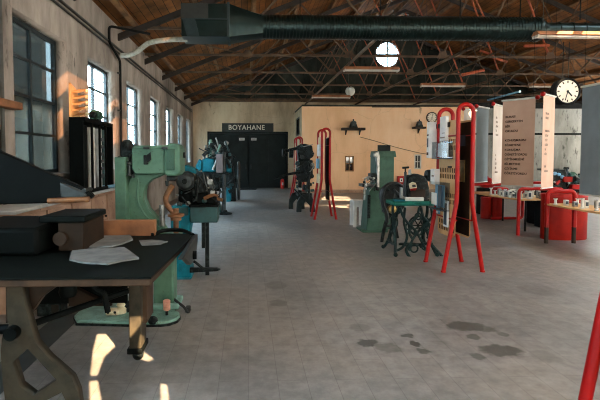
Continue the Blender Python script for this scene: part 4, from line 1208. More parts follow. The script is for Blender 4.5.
MB().span((l(365, 0)[0], 0.05, l(0, 188)[1]), (l(377, 0)[0], 0.4, l(0, 185)[1])).build('work_table', 'irongrey', t, bevel=0.006)
MB().tube(smooth_path([q.v(366, 187, -0.02), q.v(364.5, 180, -0.02), q.v(368, 177, -0.02), q.v(373, 179, 0)], 4), 0.02, 8).build('guide_arm', 'steel', t)
MB().tube(smooth_path([q.v(365, 196, -0.02), q.v(363.5, 191, -0.03), q.v(366, 186, -0.02), q.v(371, 185, 0)], 4), 0.018, 8).build('guide_arm', 'steel', t)
MB().cyl(q.v(364, 200, -0.02), q.v(365, 183, -0.02), 0.02).build('feed_rod', 'steel', t)
MB().ball(q.v(364, 182, -0.02), 0.03).build('feed_knob', 'iron', t)

fittings(t, q, (364, 176, 377, 192), -0.03, 14, 31, 0.035, ('steel', 'irongrey', 'iron', 'white'))
# pale stool left of it
a, b = P(353.5, 228, 10.1), P(366, 228, 10.1)
t = thing('low_bench', 'small pale grey bench beside the dark green press', 'white', ((a.x + b.x) / 2, 10.1, 0))
w_ = (b.x - a.x) / 2
h_ = P(360, 201, 10.1).z
MB().span((-w_, 0, h_ - 0.05), (w_, 0.4, h_)).build('seat', 'white', t, bevel=0.008)
for sx in (-1, 1):
    MB().span((sx * w_, 0.01, 0), (sx * (w_ - 0.07), 0.06, h_ - 0.05)).build('leg', 'white', t)
    MB().span((sx * w_, 0.34, 0), (sx * (w_ - 0.07), 0.39, h_ - 0.05)).build('leg', 'white', t)
MB().span((-w_ + 0.07, 0.02, h_ - 0.14), (w_ - 0.07, 0.05, h_ - 0.05)).build('apron', 'white', t)

# black machine with a curved guard
D_ = 8.35
q = Local(392, 244, D_)
l = lambda px, py: tuple(q(px, py))
t = thing('curved_frame_press', 'black iron machine with curved guard, between dark green press and ornate iron stand', 'machine', q.o)
MB().tube(smooth_path([q.v(402, 186.5), q.v(396, 183.5), q.v(389, 184.5), q.v(384, 189), q.v(382, 196), q.v(383, 205), q.v(386.5, 214), q.v(387, 222)], 5), 0.035, 10, flat=2.6).build('guard', 'irongrey', t)
MB().lathe([(0.02, -0.05), (0.2, -0.045), (0.23, -0.02), (0.23, 0.05), (0.02, 0.06)], q.v(393.5, 196, 0.12), 'y', 28).build('disc', 'iron', t)
MB().prism([l(388, 188), l(398, 186), l(408, 190), l(408, 206), l(402, 215), l(394, 218), l(387, 214)], 'xz', 0.12, 0.35).build('body', 'iron', t, bevel=0.02)
MB().prism([l(402, 187), l(396, 184.5), l(389, 185.5), l(385, 190), l(383, 197), l(384, 205), l(387, 214), l(396, 216), l(404, 206)], 'xz', 0.02, 0.1).build('guard_plate', 'iron', t)
g = MB().lathe([(0.02, -0.06), (0.05, -0.05), (0.075, -0.04), (0.085, 0.0), (0.085, 0.02), (0.03, 0.04)], q.v(391.5, 209, -0.02), 'y', 20).build('hub', 'brass', t)
MB().lathe([(0.005, -0.08), (0.02, -0.075), (0.025, -0.05)], q.v(391.5, 209, -0.02), 'y', 12).build('hub_nut', 'iron', g)
MB().tube(smooth_path([q.v(392, 212, 0.05), q.v(387, 221, 0.02), q.v(383.5, 232, 0), q.v(381.5, 243.5, 0)], 5), 0.045, 8, r2=0.03).build('leg', 'iron', t)
MB().tube(smooth_path([q.v(396, 214, 0.0), q.v(391, 226, -0.1), q.v(388, 236, -0.1), q.v(387, 245.5, -0.1)], 5), 0.045, 8, r2=0.03).build('leg', 'iron', t)
MB().tube(smooth_path([q.v(399, 213, 0.3), q.v(401, 228, 0.35), q.v(404, 240, 0.4), q.v(405, 243, 0.4)], 5), 0.045, 8, r2=0.03).build('leg', 'iron', t)
MB().tube([q.v(386, 226, 0.0), q.v(394, 226, 0.1), q.v(401, 228, 0.35)], 0.025, 8).build('leg_tie', 'iron', t)
MB().tube(smooth_path([q.v(394, 190, -0.02), q.v(400, 196, -0.04), q.v(405, 205, -0.02)], 4), 0.02, 8).build('lever', 'irongrey', t)
MB().ball(q.v(394, 190, -0.02), 0.028).build('lever_knob', 'irongrey', t)

fittings(t, q, (387, 188, 406, 214), 0.0, 14, 41, 0.035, ('irondark', 'irongrey', 'iron', 'tealiron'))
# ------------------------------------------------------------------ ornate cast iron stand and the machine on it
D_ = 7.25
q = Local(417, 256, D_)
l = lambda px, py: tuple(q(px, py))
t = thing('treadle_stand', 'ornate black cast iron treadle stand with a green top', 'stand', q.o)
MB().span((l(395, 0)[0], -0.08, l(0, 207)[1]), (l(436.5, 0)[0], 0.38, l(0, 202.5)[1])).build('top', 'standtop', t, bevel=0.02)
def side(px, mir):
    m = MB()
    for s_ in (-1, 1):
        yy = 0.15 + s_ * 0.0
    return m
TOPZ = l(0, 207)[1]
def end_frame(px, lean):
    x = l(px, 0)[0]
    fr = None
    for s_ in (-1, 1):
        pts = smooth_path([(x, 0.15 + s_ * 0.17, TOPZ), (x + lean * 0.02, 0.15 + s_ * 0.12, TOPZ - 0.12), (x + lean * 0.03, 0.15 + s_ * 0.04, TOPZ - 0.28), (x + lean * 0.04, 0.15 + s_ * 0.07, TOPZ - 0.42),
                           (x + lean * 0.06, 0.15 + s_ * 0.16, TOPZ - 0.58), (x + lean * 0.09, 0.15 + s_ * 0.25, 0.09), (x + lean * 0.11, 0.15 + s_ * 0.31, 0.03)], 4)
        MB().tube(pts, 0.024, 8).build('leg', 'tealiron', t)
        c_ = Vector((x + lean * 0.11, 0.15 + s_ * 0.33, 0.035))
        MB().ball(c_, 0.035).build('foot', 'tealiron', t)
        MB().tube([(x + lean * 0.03, 0.15 + s_ * (0.1 + 0.06 * math.cos(R(a))), TOPZ - 0.28 + 0.07 * math.sin(R(a))) for a in range(0, 360, 30)], 0.013, 6, True).build('scroll', 'tealiron', t)
    MB().tube([(x + lean * 0.06, 0.15 + 0.1 * math.cos(R(a)), TOPZ - 0.55 + 0.1 * math.sin(R(a))) for a in range(0, 360, 24)], 0.014, 6, True).build('scroll', 'tealiron', t)
    MB().tube([(x + lean * 0.07, -0.06, TOPZ - 0.62), (x + lean * 0.06, 0.15, TOPZ - 0.66), (x + lean * 0.07, 0.36, TOPZ - 0.62)], 0.02, 8).build('end_rail', 'tealiron', t)
end_frame(402, -1)
end_frame(430, 1)
# long-side ironwork facing the aisle: crossed S-bars, rings and feet
for a_ in ([(399, 207), (402, 216), (408, 224), (415, 231), (420, 240), (424, 248)], [(434, 207), (431, 216), (424, 224), (417, 231), (411, 240), (408, 250)],
           [(404, 207), (403, 222), (406, 236), (402, 246), (396, 250)], [(430, 207), (431, 222), (428, 236), (432, 248), (438, 254)],
           [(418, 207), (416, 216), (411, 222), (408, 231), (411, 238)], [(420, 207), (422, 216), (427, 222), (429, 231), (426, 238)]):
    MB().tube(smooth_path([q.v(px, py, -0.05) for px, py in a_], 5), 0.021, 8).build('scroll_bar', 'tealiron', t)
for px, py, r in ((417, 231, 0.06), (408, 226, 0.055), (426, 226, 0.055), (417, 216, 0.05), (413, 248, 0.06), (424, 246, 0.055)):
    c_ = q.v(px, py, -0.05)
    MB().tube([c_ + Vector((r * math.cos(R(a)), 0, r * math.sin(R(a)))) for a in range(0, 360, 24)], 0.014, 6, True).build('scroll', 'tealiron', t)
MB().tube(smooth_path([q.v(408, 244, -0.06), q.v(404, 249, -0.1), q.v(407, 256, -0.16), q.v(412, 257, -0.18)], 4), 0.024, 8).build('front_foot', 'tealiron', t)
MB().tube(smooth_path([q.v(427, 240, -0.06), q.v(433, 248, -0.1), q.v(438, 254, -0.14), q.v(436, 257, -0.16)], 4), 0.024, 8).build('front_foot', 'tealiron', t)
MB().cyl(q.v(402, 246, 0.15), q.v(432, 246, 0.15), 0.018).build('stretcher', 'tealiron', t)
MB().span((l(409, 0)[0], 0.05, 0.12), (l(425, 0)[0], 0.3, 0.14)).build('treadle_plate', 'tealiron', t, bevel=0.004)
c_ = q.v(424, 228, 0.26)
w = MB().tube([c_ + Vector((0.16 * math.cos(R(a)), 0, 0.16 * math.sin(R(a)))) for a in range(0, 360, 15)], 0.018, 8, True).build('drive_wheel', 'tealiron', t)
m = MB()
for a in (0, 60, 120):
    u = Vector((0.155 * math.cos(R(a)), 0, 0.155 * math.sin(R(a))))
    m.cyl(c_ - u, c_ + u, 0.01, seg=6)
m.build('spokes', 'tealiron', w)

TS = l(0, 202.5)[1]
t = thing('bench_machine', 'black machine with a cream and red badge standing on the iron treadle stand', 'machine', (q.o.x, D_, TS))
l2 = lambda px, py: (q(px, py)[0], q(px, py)[1] - TS)
v2 = lambda px, py, y=0.0: Vector((l2(px, py)[0], y, l2(px, py)[1]))
MB().span((l2(408, 0)[0], 0.0, 0.0), (l2(427, 0)[0], 0.24, l2(0, 198.5)[1])).build('base', 'bench', t, bevel=0.008)
MB().span((l2(402, 0)[0], 0.02, 0.0), (l2(433, 0)[0], 0.26, 0.03)).build('bed', 'iron', t, bevel=0.006)
MB().prism([l2(408, 198.5), l2(407.5, 187), l2(409, 178), l2(413, 174.5), l2(419, 174), l2(425, 176), l2(429, 181), l2(430.5, 188), l2(431, 199)], 'xz', 0.04, 0.24).build('body', 'iron', t, bevel=0.02)
MB().span((l2(414, 0)[0], 0.02, l2(0, 199)[1]), (l2(429, 0)[0], 0.04, l2(0, 190.5)[1])).build('cover_plate', 'wooddark', t, bevel=0.006)
b_ = MB().prism([l2(409.5, 184), l2(413, 182), l2(416.5, 183), l2(417.5, 188), l2(410.5, 189)], 'xz', 0.02, 0.045).build('badge', 'cream', t, bevel=0.006)
MB().prism([l2(410.5, 189), l2(417.5, 188), l2(415.5, 191), l2(411.5, 191)], 'xz', 0.02, 0.045).build('badge_lower', 'red', b_)
MB().prism([l2(412.5, 185), l2(416, 184.5), l2(416.2, 187), l2(412.8, 187.2)], 'xz', 0.014, 0.02).build('badge_mark', 'iron', b_)
MB().cyl(v2(407.5, 200, 0.1), v2(407.5, 172, 0.1), 0.022).build('presser_post', 'irongrey', t)
MB().span((l2(404.5, 0)[0], 0.05, l2(0, 200)[1]), (l2(406.5, 0)[0], 0.12, l2(0, 189)[1])).build('guide', 'steel', t)
MB().tube([v2(404.5, 168, 0.1), v2(411, 167.5, 0.1)], 0.018, 8).build('screw_handle', 'iron', t)
MB().cyl(v2(407.5, 167.5, 0.1), v2(407.5, 174, 0.1), 0.012).build('screw', 'iron', t)
MB().cyl(v2(412, 175, 0.1), v2(412, 169.5, 0.1), 0.03, 0.02).build('oil_cup', 'steel', t)
MB().lathe([(0.02, -0.05), (0.09, -0.05), (0.1, -0.02), (0.1, 0.02), (0.04, 0.05)], v2(432.5, 176, 0.14), 'x', 22).build('hand_wheel', 'iron', t)
MB().cyl(v2(427, 178, 0.14), v2(433, 176, 0.14), 0.03).build('wheel_shaft', 'iron', t)
o = MB().prism([(-0.09, -0.06), (0.08, -0.07), (0.1, 0.05), (-0.08, 0.08)], 'xy', 0, 0.025).build('folded_cloth', 'blue', bevel=0.008, loc=(q.o.x + l(401.5, 0)[0], D_ - 0.0, TS))
tag(o, 'blue folded cloth on the left end of the green stand top', 'cloth')
# red cabinet on the ochre wall
a, b = P(397, 184.5, 19.95), P(406, 176, 19.95)
t = thing('fire_hose_box', 'red fire box with white mark, low on ochre wall behind the iron stand', 'box', ((a.x + b.x) / 2, 20.0, a.z))
w_, h_ = (b.x - a.x) / 2, b.z - a.z
MB().span((-w_, -0.16, 0), (w_, -0.015, h_)).build('case', 'red', t, bevel=0.01)
MB().prism([(-w_ * 0.55, h_ * 0.3), (w_ * 0.1, h_ * 0.3), (w_ * 0.1, h_ * 0.75), (-w_ * 0.55, h_ * 0.75)], 'xz', -0.165, -0.16).build('sign_mark', 'white', t)
MB().prism([(-w_ * 0.35, h_ * 0.4), (-w_ * 0.05, h_ * 0.4), (-w_ * 0.05, h_ * 0.62), (-w_ * 0.35, h_ * 0.62)], 'xz', -0.168, -0.165).build('sign_symbol', 'ink', t)
# ------------------------------------------------------------------ red tube display stands
def u_frame(name, t, y, top, knee, half, foot, lean=0.0, m_='red'):
    r = half
    pts = [(-foot, y + lean, 0.0), (-half, y, knee)]
    pts += [(-half, y, top - r)] + [(-half * math.cos(R(a)), y, top - r + half * math.sin(R(a))) for a in range(15, 180, 15)] + [(half, y, top - r), (half, y, knee), (foot, y + lean, 0.0)]
    body = rounded(pts[:3], 0.07, 4)[:-1] + pts[2:-2] + rounded(pts[-3:], 0.07, 4)[1:]
    o = MB().tube(body, 0.03, 14).build(name, m_, t)
    for sx in (-1, 1):
        MB().cyl((sx * foot, y + lean, 0.0), (sx * foot, y + lean, 0.025), 0.034).build('foot_cap', 'red', o)
    return o

def slotted_panel(t, x, y_0, y_1, z0, z1):
    holes = []
    rows = [z0 + 0.10, z0 + 0.19, z0 + 0.50, z0 + 0.59, z0 + 0.86, z0 + 0.95, z0 + 1.27, z0 + 1.36]
    w = (y_1 - y_0)
    for z in rows:
        for k in range(9):
            yc = y_0 + w * (0.1 + 0.8 * k / 8)
            holes.append(rect(yc - 0.018, yc + 0.018, z - 0.032, z + 0.032)[::-1])
    rr = 0.08
    outline = [(y_0 + rr, z0), (y_1 - rr, z0)] + arc(y_1 - rr, z0 + rr, rr, -90, 0, 4) + arc(y_1 - rr, z1 - rr, rr, 0, 90, 4) + arc(y_0 + rr, z1 - rr, rr, 90, 180, 4) + arc(y_0 + rr, z0 + rr, rr, 180, 270, 4)
    p = sheet('slotted_panel', outline, holes, 0.005, 'ply', t, matrix=Matrix.Translation((x, 0, 0)) @ MYZ)
    s_ = 1 if x < 0 else -1
    sheet('shade_backing', [(y_0 + 0.02, z0 + 0.03), (y_1 - 0.02, z0 + 0.03), (y_1 - 0.02, z1 - 0.03), (y_0 + 0.02, z1 - 0.03)], [], 0.006, 'slot', p, matrix=Matrix.Translation((x + s_ * 0.0065, 0, 0)) @ MYZ)  # dark sheet added so the slots and inner panel face look shaded
    return p

def red_stand(loc, lab, rz=0.0, near=None):
    t = thing('display_stand', lab, 'display stand', loc, rz, 'red tube display stands')
    for y in (0.0, 0.62):
        u_frame('tube_frame', t, y, 2.32, 1.0, 0.105, 0.278)
    for x in (-0.105, 0.105):
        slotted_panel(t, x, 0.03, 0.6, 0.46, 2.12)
        MB().cyl((x, 0.0, 0.72), (x, 0.62, 0.72), 0.012).build('cross_bar', 'red', t)
        MB().cyl((x, 0.0, 1.9), (x, 0.62, 1.9), 0.012).build('cross_bar', 'red', t)
    return t

NEAR = P(462.8, 275, 6.1)
sx0 = NEAR.x
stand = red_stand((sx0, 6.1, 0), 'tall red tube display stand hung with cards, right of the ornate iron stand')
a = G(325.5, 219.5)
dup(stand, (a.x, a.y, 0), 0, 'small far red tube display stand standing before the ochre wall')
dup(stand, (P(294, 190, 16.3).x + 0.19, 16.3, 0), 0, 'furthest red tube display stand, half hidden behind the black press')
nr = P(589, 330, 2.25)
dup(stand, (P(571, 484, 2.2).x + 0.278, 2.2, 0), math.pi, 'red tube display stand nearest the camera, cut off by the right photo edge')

# cards and cases hung on the lit side of the near stand
PX = sx0 - 0.105 - 0.004
def on_panel(px, py):
    """where the sight line through px,py meets the left panel of the near stand"""
    r = ray(px, py)
    return CP + r * (PX / r.x)
def card(name, pa, pb, out, m_, lab, cat, group, inner=None, extra=None):
    a, b = on_panel(*pa), on_panel(*pb)
    ya_, yb_ = min(a.y, b.y), max(a.y, b.y)
    z0, z1 = min(a.z, b.z), max(a.z, b.z)
    t = thing(name, lab, cat, (PX, (ya_ + yb_) / 2, z0), 0, group)
    w = (yb_ - ya_) / 2
    h = z1 - z0
    if inner:
        MB().span((-out, -w, 0), (-0.002, w, h)).build('case', m_, t)
        MB().span((-out * 0.55, -w * 0.8, h * 0.08), (-out * 0.45, w * 0.55, h * 0.9)).build('card', inner, t)
        MB().span((-out, -w, -0.012), (-0.002, w, 0.0)).build('case_base', 'navy', t)
    else:
        MB().span((-out, -w, 0), (-0.002, w, h)).build('card', m_, t)
    for k, (u0, u1, v0, v1, mm) in enumerate(extra or ()):
        MB().span((-out - 0.003, -w + 2 * w * u0, h * v0), (-out + 0.001, -w + 2 * w * u1, h * v1)).build('print', mm, t)
    return t
G_ = 'cards and cases on the near red stand'
card('hanging_card', (449, 116), (443, 141), 0.05, 'white', 'white hanging card at the top of the near red stand, beside its arch', 'card', G_, None, ((0.1, 0.9, 0.1, 0.16, 'inkgrey'), (0.1, 0.6, 0.3, 0.33, 'inkgrey')))
card('label_strip', (450.5, 122), (436, 129), 0.02, 'wooddark', 'dark brown label strip across the top of the slotted panel', 'label', G_)
card('display_case', (453.5, 141), (437.5, 158), 0.09, 'acrylic', 'upper clear case with a white card on the near red stand', 'case', G_, 'white')
card('tall_card', (437.5, 122), (434.8, 158), 0.13, 'white', 'tall white card at the far edge of the near red stand', 'card', G_, None, ((0.1, 0.9, 0.08, 0.16, 'ink'), (0.2, 0.8, 0.3, 0.55, 'navy'), (0.1, 0.9, 0.62, 0.66, 'ink')))
card('small_carton', (440, 169), (435.5, 184), 0.08, 'white', 'small white carton halfway down the near red stand', 'box', G_, None, ((0.2, 0.7, 0.5, 0.6, 'inkgrey'),))
card('display_case', (450, 183), (436, 207), 0.11, 'acrylic', 'large clear case with blue and dark cards low on the near red stand', 'case', G_, 'skyblue', ((0.05, 0.3, 0.1, 0.9, 'navy'), (0.4, 0.8, 0.15, 0.6, 'white')))
card('leaflet', (440.5, 202), (437, 213), 0.03, 'skyblue', 'pale blue leaflet under the large clear case', 'leaflet', G_, None, ((0.1, 0.9, 0.05, 0.2, 'white'),))
card('framed_photo', (449.5, 201), (445, 226), 0.03, 'white', 'narrow white framed dark photo at the bottom of the near red stand', 'picture', G_, None, ((0.15, 0.85, 0.08, 0.9, 'navy'),))
card('name_plate', (452, 168), (449, 166), 0.02, 'wooddark', 'tiny dark plate above the upper row of slots on the near stand', 'label', G_)
for lab, py0, py1, m_ in (('dark card inside the near red stand, seen between its tubes near the top', 135, 146, 'navy'), ('brass tool shape inside the near red stand, seen between its tubes', 160, 182, 'brass')):
    b = P(469, py0, 6.35)
    c_ = P(469, py1, 6.35)
    o = MB().span((-0.012, -0.06, 0), (0.0, 0.08, b.z - c_.z)).build('inside_card' if m_ == 'navy' else 'tool_sample', m_, loc=(sx0 + 0.095, 6.35, c_.z))
    tag(o, lab, 'card' if m_ == 'navy' else 'tool', G_)
# a few packets on the far stand
fs = G(325.5, 219.5)
for k, (dy, z, h, m_, lab) in enumerate(((0.2, 1.62, 0.3, 'white', 'white card high on the small far red stand'), (0.42, 1.3, 0.26, 'skyblue', 'pale blue card in the middle of the small far red stand'),
                                         (0.3, 0.92, 0.24, 'cream', 'cream card low on the small far red stand'))):
    o = MB().span((-0.06, -0.1, 0), (0, 0.1, h)).build('hanging_card', m_, loc=(fs.x - 0.114, fs.y + dy, z))
    tag(o, lab, 'card', 'cards on the far red stand')

# ------------------------------------------------------------------ display tables on red tube frames
def table(name, lab, x0, x1, yn, yf, zt=0.74):
    t = thing(name, lab, 'table', (x0, yn, 0), 0, 'display tables with red tube frames')
    w, l_ = x1 - x0, yf - yn
    pts = [(0, 0), (w, 0), (w, l_), (0, l_), (-0.06, l_ * 0.5)]
    MB().prism(pts, 'xy', zt - 0.03, zt).build('tabletop', 'ply', t, bevel=0.005)
    return t, w, l_
# far table
x0 = P(519.3, 238, 8.9).x
t, w, l_ = table('display_table', 'long display table with a red tube frame, behind the near red stand', x0, x0 + 0.95, 8.93, 11.0)
tp = P(519, 189, 8.9).z
MB().tube(rounded([(0.0, 0.02, 0), (0.0, 0.02, tp), (0.92, 0.02, tp), (0.92, 0.02, 0)], 0.1, 6), 0.034, 12).build('end_frame', 'red', t)
far = P(493, 184.5, 11.1)
zf = far.z
xa_, xb_ = P(463, 184, 11.1).x - x0, P(523.5, 200, 11.1).x - x0
MB().tube(rounded([(xa_ - 0.02, 2.2, zf), (xb_, 2.2, zf), (xb_, 2.2, 0.05), (xa_ + 0.75, 2.2, 0.05)], 0.1, 6), 0.036, 12).build('loop_frame', 'red', t)
MB().tube(rounded([(xa_ + 0.02, 2.22, zf), (xa_ + 0.02, 1.7, zf), (xa_ + 0.02, 1.7, 0.4)], 0.08, 5), 0.034, 12).build('loop_frame', 'red', t)
MB().tube([(0.1, 2.1, 0.0), (0.1, 2.1, 0.71)], 0.022, 10).build('leg', 'darksteel', t)
MB().tube([(0.88, 2.1, 0.0), (0.88, 2.1, 0.71)], 0.022, 10).build('leg', 'darksteel', t)
MB().tube([(0.45, 0.5, 0.0), (0.45, 0.5, 0.71)], 0.022, 10).build('leg', 'darksteel', t)
# near table
x2 = P(546, 246, 8.1).x
t2, w2_, l2_ = table('display_table', 'display table with red tube hoop at right edge, before the big red drum', x2 - 0.02, x2 + 0.62, 5.9, 8.15)
tp2 = P(546, 191, 8.1).z
xr = P(575, 195, 8.1).x - x2 + 0.02
MB().tube(rounded([(0.02, 2.2, 0.3), (0.02, 2.2, tp2), (xr, 2.2, tp2), (xr, 2.2, 0.3)], 0.12, 6), 0.038, 12).build('end_frame', 'red', t2)
for x in (0.02, xr):
    MB().tube([(x, 2.2, 0.0), (x, 2.2, 0.31)], 0.036, 12).build('leg', 'wooddark', t2)  # dark lower legs; the left one paints shade on the hoop tube
for x in (0.04, 0.6):
    MB().tube([(x, 0.2, 0.0), (x, 0.2, 0.71)], 0.03, 10).build('leg', 'red', t2)

# drums
def drum(px0, px1, pyt, pyb, d, lab, depth=1.0):
    a, b = P(px0, pyb, d + 0.2 * depth), P(px1, pyb, d + 0.2 * depth)
    r = (b.x - a.x) / 2
    h = P(px0, pyt, d).z
    t = thing('red_drum', lab, 'drum', ((a.x + b.x) / 2, d + r, 0), 0, 'red drums by the display tables')
    MB().lathe([(r * 0.985, 0), (r, 0.015), (r, h - 0.03), (r * 0.985, h)], (0, 0, 0), 'z', 40).build('shell', 'reddrum', t)
    MB().lathe([(r * 1.012, h - 0.05), (r * 1.012, h + 0.012), (r * 0.95, h + 0.012), (r * 0.95, h - 0.05)], (0, 0, 0), 'z', 40).build('rim', 'red', t)
    MB().lathe([(r * 0.93, h - 0.03), (r * 0.93, h - 0.01)], (0, 0, 0), 'z', 32).build('lid', 'reddrum', t)
    if depth != 1.0:
        for ch in t.children:
            for v in ch.data.vertices:
                v.co.y *= depth
        t.location.y = d + r * depth
    return t
drum(479.5, 489.3, 198, 221, 11.35, 'narrow orange red drum under the far display table, left of its twin')
drum(491, 501.5, 198, 221.5, 11.2, 'narrow orange red drum under the far display table, right of its twin')
drum(545, 590, 195, 243, 8.35, 'big red drum beside the right hand display table', 0.5)

# small exhibits standing on the tables
placed = []
def exhibit(x, y, z, h, r, lab, grp, kind):
    for k in range(40):        # keep a finger's width between neighbours
        if all((x - a) ** 2 + (y - b) ** 2 > 0.0081 for a, b in placed):
            break
        y += 0.035 if k % 2 else 0.02
        x += 0.012
    placed.append((x, y))
    t = thing('sample_spool' if kind == 0 else 'type_block', lab, 'exhibit', (x, y, z), 0, grp)
    if kind == 0:
        MB().lathe([(r, 0), (r, h * 0.12), (r * 0.6, h * 0.16), (r * 0.6, h * 0.84), (r, h * 0.88), (r, h)], (0, 0, 0), 'z', 16).build('spool', 'bench', t)
        MB().cyl((0, 0, h), (0, 0, h + 0.008), r * 0.4, seg=12).build('core', 'iron', t)
    else:
        MB().span((-r, -r * 0.8, 0), (r, r * 0.8, h)).build('block', 'bench' if kind == 1 else 'steel', t, bevel=0.004)
        MB().span((-r * 0.7, -r * 0.8 - 0.003, h * 0.3), (r * 0.7, -r * 0.8, h * 0.8)).build('plate', 'navy', t)
rnd = random.Random(4)
ptsA = [(478, 196.5), (483, 196.2), (488, 197), (491.5, 195.2), (496, 198), (499, 196.5), (502, 199.5), (504.5, 197.5), (507, 200), (510, 198), (513, 200.5), (516, 198), (523, 200.5), (525.5, 198), (528.5, 200.5),
        (531, 198.5), (535, 200), (538, 198), (486, 194.6), (494, 196.4), (500.5, 197.2), (506, 196), (512, 196.2), (518, 196), (520.5, 198.6), (508.5, 201.2), (499.5, 194.8), (533, 197), (515, 201.5), (541, 199)]
for i, (px, py) in enumerate(ptsA):
    g = G(px, py, 0.74)
    g.x = min(max(g.x, x0 + 0.05), x0 + 0.9)
    g.y = min(max(g.y, 8.98), 10.9)
    exhibit(g.x, g.y, 0.74, 0.10 + 0.07 * rnd.random(), 0.035, 'small grey exhibit piece in the crowded row on the far display table', 'grey exhibits on the far display table', i % 3)
ptsB = [(554, 204.6, 0.11, 0), (566, 205.5, 0.1, 1), (575, 206.5, 0.09, 2), (577.5, 204, 0.1, 0), (582, 208.5, 0.17, 0), (585, 206, 0.1, 2), (588, 209, 0.13, 1), (592.5, 211, 0.17, 0), (597, 208, 0.12, 2), (598.5, 212, 0.15, 0)]
labs = ['small grey spool alone at the far end of the right hand table', 'grey block second from the far end of the right hand table']
for i, (px, py, h, kd) in enumerate(ptsB):
    g = G(px, py, 0.74)
    g.x = max(g.x, x2 + 0.03)
    g.x = min(g.x, x2 + 0.56)
    if i < 2:
        exhibit(g.x, g.y, 0.74, h, 0.035, labs[i], 'grey exhibits on the right hand table', kd)
    else:
        exhibit(g.x, g.y, 0.74, h, 0.034, 'small grey exhibit piece in the close row on the right hand table', 'grey exhibits on the right hand table', kd)

# red lamp shade and red cloth at the back of the far table
c_ = P(489, 186, 12.2)
t = thing('red_dome', 'round red dome on a dark pedestal behind the far display table', 'dome', (c_.x, 12.3, 0))
MB().lathe([(0.02, 0), (0.17, 0.02), (0.19, 0.1), (0.16, 0.2), (0.1, 0.27), (0.03, 0.3), (0.03, 0.33)], (0, 0, c_.z - 0.06), 'z', 24).build('dome', 'red', t)
MB().span((-0.2, -0.2, 0), (0.2, 0.2, c_.z - 0.06)).build('pedestal', 'cutter', t, bevel=0.01)
c_ = P(497, 189, 10.5)
tag(MB().prism([(-0.2, 0), (0.2, 0), (0.16, 0.14), (-0.12, 0.16)], 'xz', -0.1, 0.1).build('red_bundle', 'red', bevel=0.03, loc=(c_.x - 0.05, 10.3, 0.745)), 'red cloth bundle on the far display table beside the dome', 'cloth')
c_ = P(538, 186, 10.6)
t = thing('paper_stack', 'white paper bundle with red band on dark stool, right of the wide banner', 'paper', (c_.x, 10.6, 0))
MB().span((-0.2, -0.15, c_.z - 0.1), (0.2, 0.15, c_.z + 0.06)).build('papers', 'white', t, bevel=0.02)
MB().span((-0.22, -0.16, c_.z + 0.06), (0.2, 0.16, c_.z + 0.11)).build('band', 'red', t, bevel=0.01)
MB().span((-0.18, -0.14, 0), (0.18, 0.14, c_.z - 0.1)).build('stool', 'cutter', t)

# small dark machine behind the right hand table
D_ = 9.7
q = Local(567, 195, D_)
l = lambda px, py: tuple(q(px, py))
t = thing('knife_grinder', 'small black machine with blue knobs and red guards, behind the right hand red drum', 'machine', q.o)
MB().span((l(553, 0)[0], 0.0, 0), (l(586, 0)[0], 0.45, l(0, 191)[1])).build('pedestal', 'cutter', t, bevel=0.015)
MB().span((l(574, 0)[0], 0.02, l(0, 191)[1]), (l(583, 0)[0], 0.35, l(0, 177)[1])).build('gear_case', 'iron', t, bevel=0.02)
MB().prism([l(550, 173), l(552, 169.5), l(566, 169.5), l(568, 173), l(567, 188), l(560, 191), l(556, 186)], 'xz', 0.02, 0.3).build('body', 'iron', t, bevel=0.02)
MB().span((l(547.5, 0)[0], 0.05, l(0, 171)[1]), (l(566, 0)[0], 0.2, l(0, 169)[1])).build('top_bar', 'irongrey', t, bevel=0.006)
for px, py, mm in ((555, 173.5, 'blue'), (559, 174.5, 'blue'), (562.5, 177, 'blue')):
    MB().lathe([(0.01, -0.04), (0.036, -0.035), (0.04, 0.0), (0.02, 0.03)], q.v(px, py, 0.02), 'y', 14).build('knob', 'skyblue', t)
MB().cyl(q.v(553.5, 170, 0.1), q.v(553.5, 157, 0.1), 0.014).build('spindle', 'iron', t)
MB().cyl(q.v(550, 166.5, 0.1), q.v(556, 166.5, 0.1), 0.012).build('cross_handle', 'iron', t)
MB().tube(smooth_path([q.v(550.5, 171, 0), q.v(550, 178, 0), q.v(551.5, 184, 0), q.v(556, 187, 0)], 4), 0.02, 8).build('curved_arm', 'irongrey', t)
MB().prism([l(554, 183), l(558, 180), l(559, 182), l(556, 185)], 'xz', -0.05, 0.0).build('red_tab', 'red', t)
MB().span((l(567.5, 0)[0], -0.06, l(0, 183)[1]), (l(576, 0)[0], 0.0, l(0, 177.5)[1])).build('red_box', 'reddrum', t, bevel=0.008)
MB().prism([l(568, 189), l(570, 184.5), l(577, 184.5), l(578.5, 187), l(576, 189)], 'xz', -0.1, 0.0).build('red_guard', 'red', t, bevel=0.01)
MB().lathe([(0.02, 0), (0.055, 0.01), (0.055, 0.09), (0.03, 0.13), (0.03, 0.2)], q.v(571.5, 177, 0.15), 'z', 16).build('bottle', 'navy', t)
MB().cyl(q.v(569, 168.5, 0.15), q.v(573, 168.5, 0.15), 0.03).build('bottle_cap', 'iron', t)
MB().lathe([(0.02, -0.05), (0.11, -0.04), (0.11, 0.04), (0.02, 0.05)], q.v(578, 177, 0.2), 'y', 18).build('wheel', 'press', t)

fittings(t, q, (551, 171, 582, 190), -0.02, 18, 51, 0.035, ('irondark', 'irongrey', 'iron', 'teal', 'steel'))
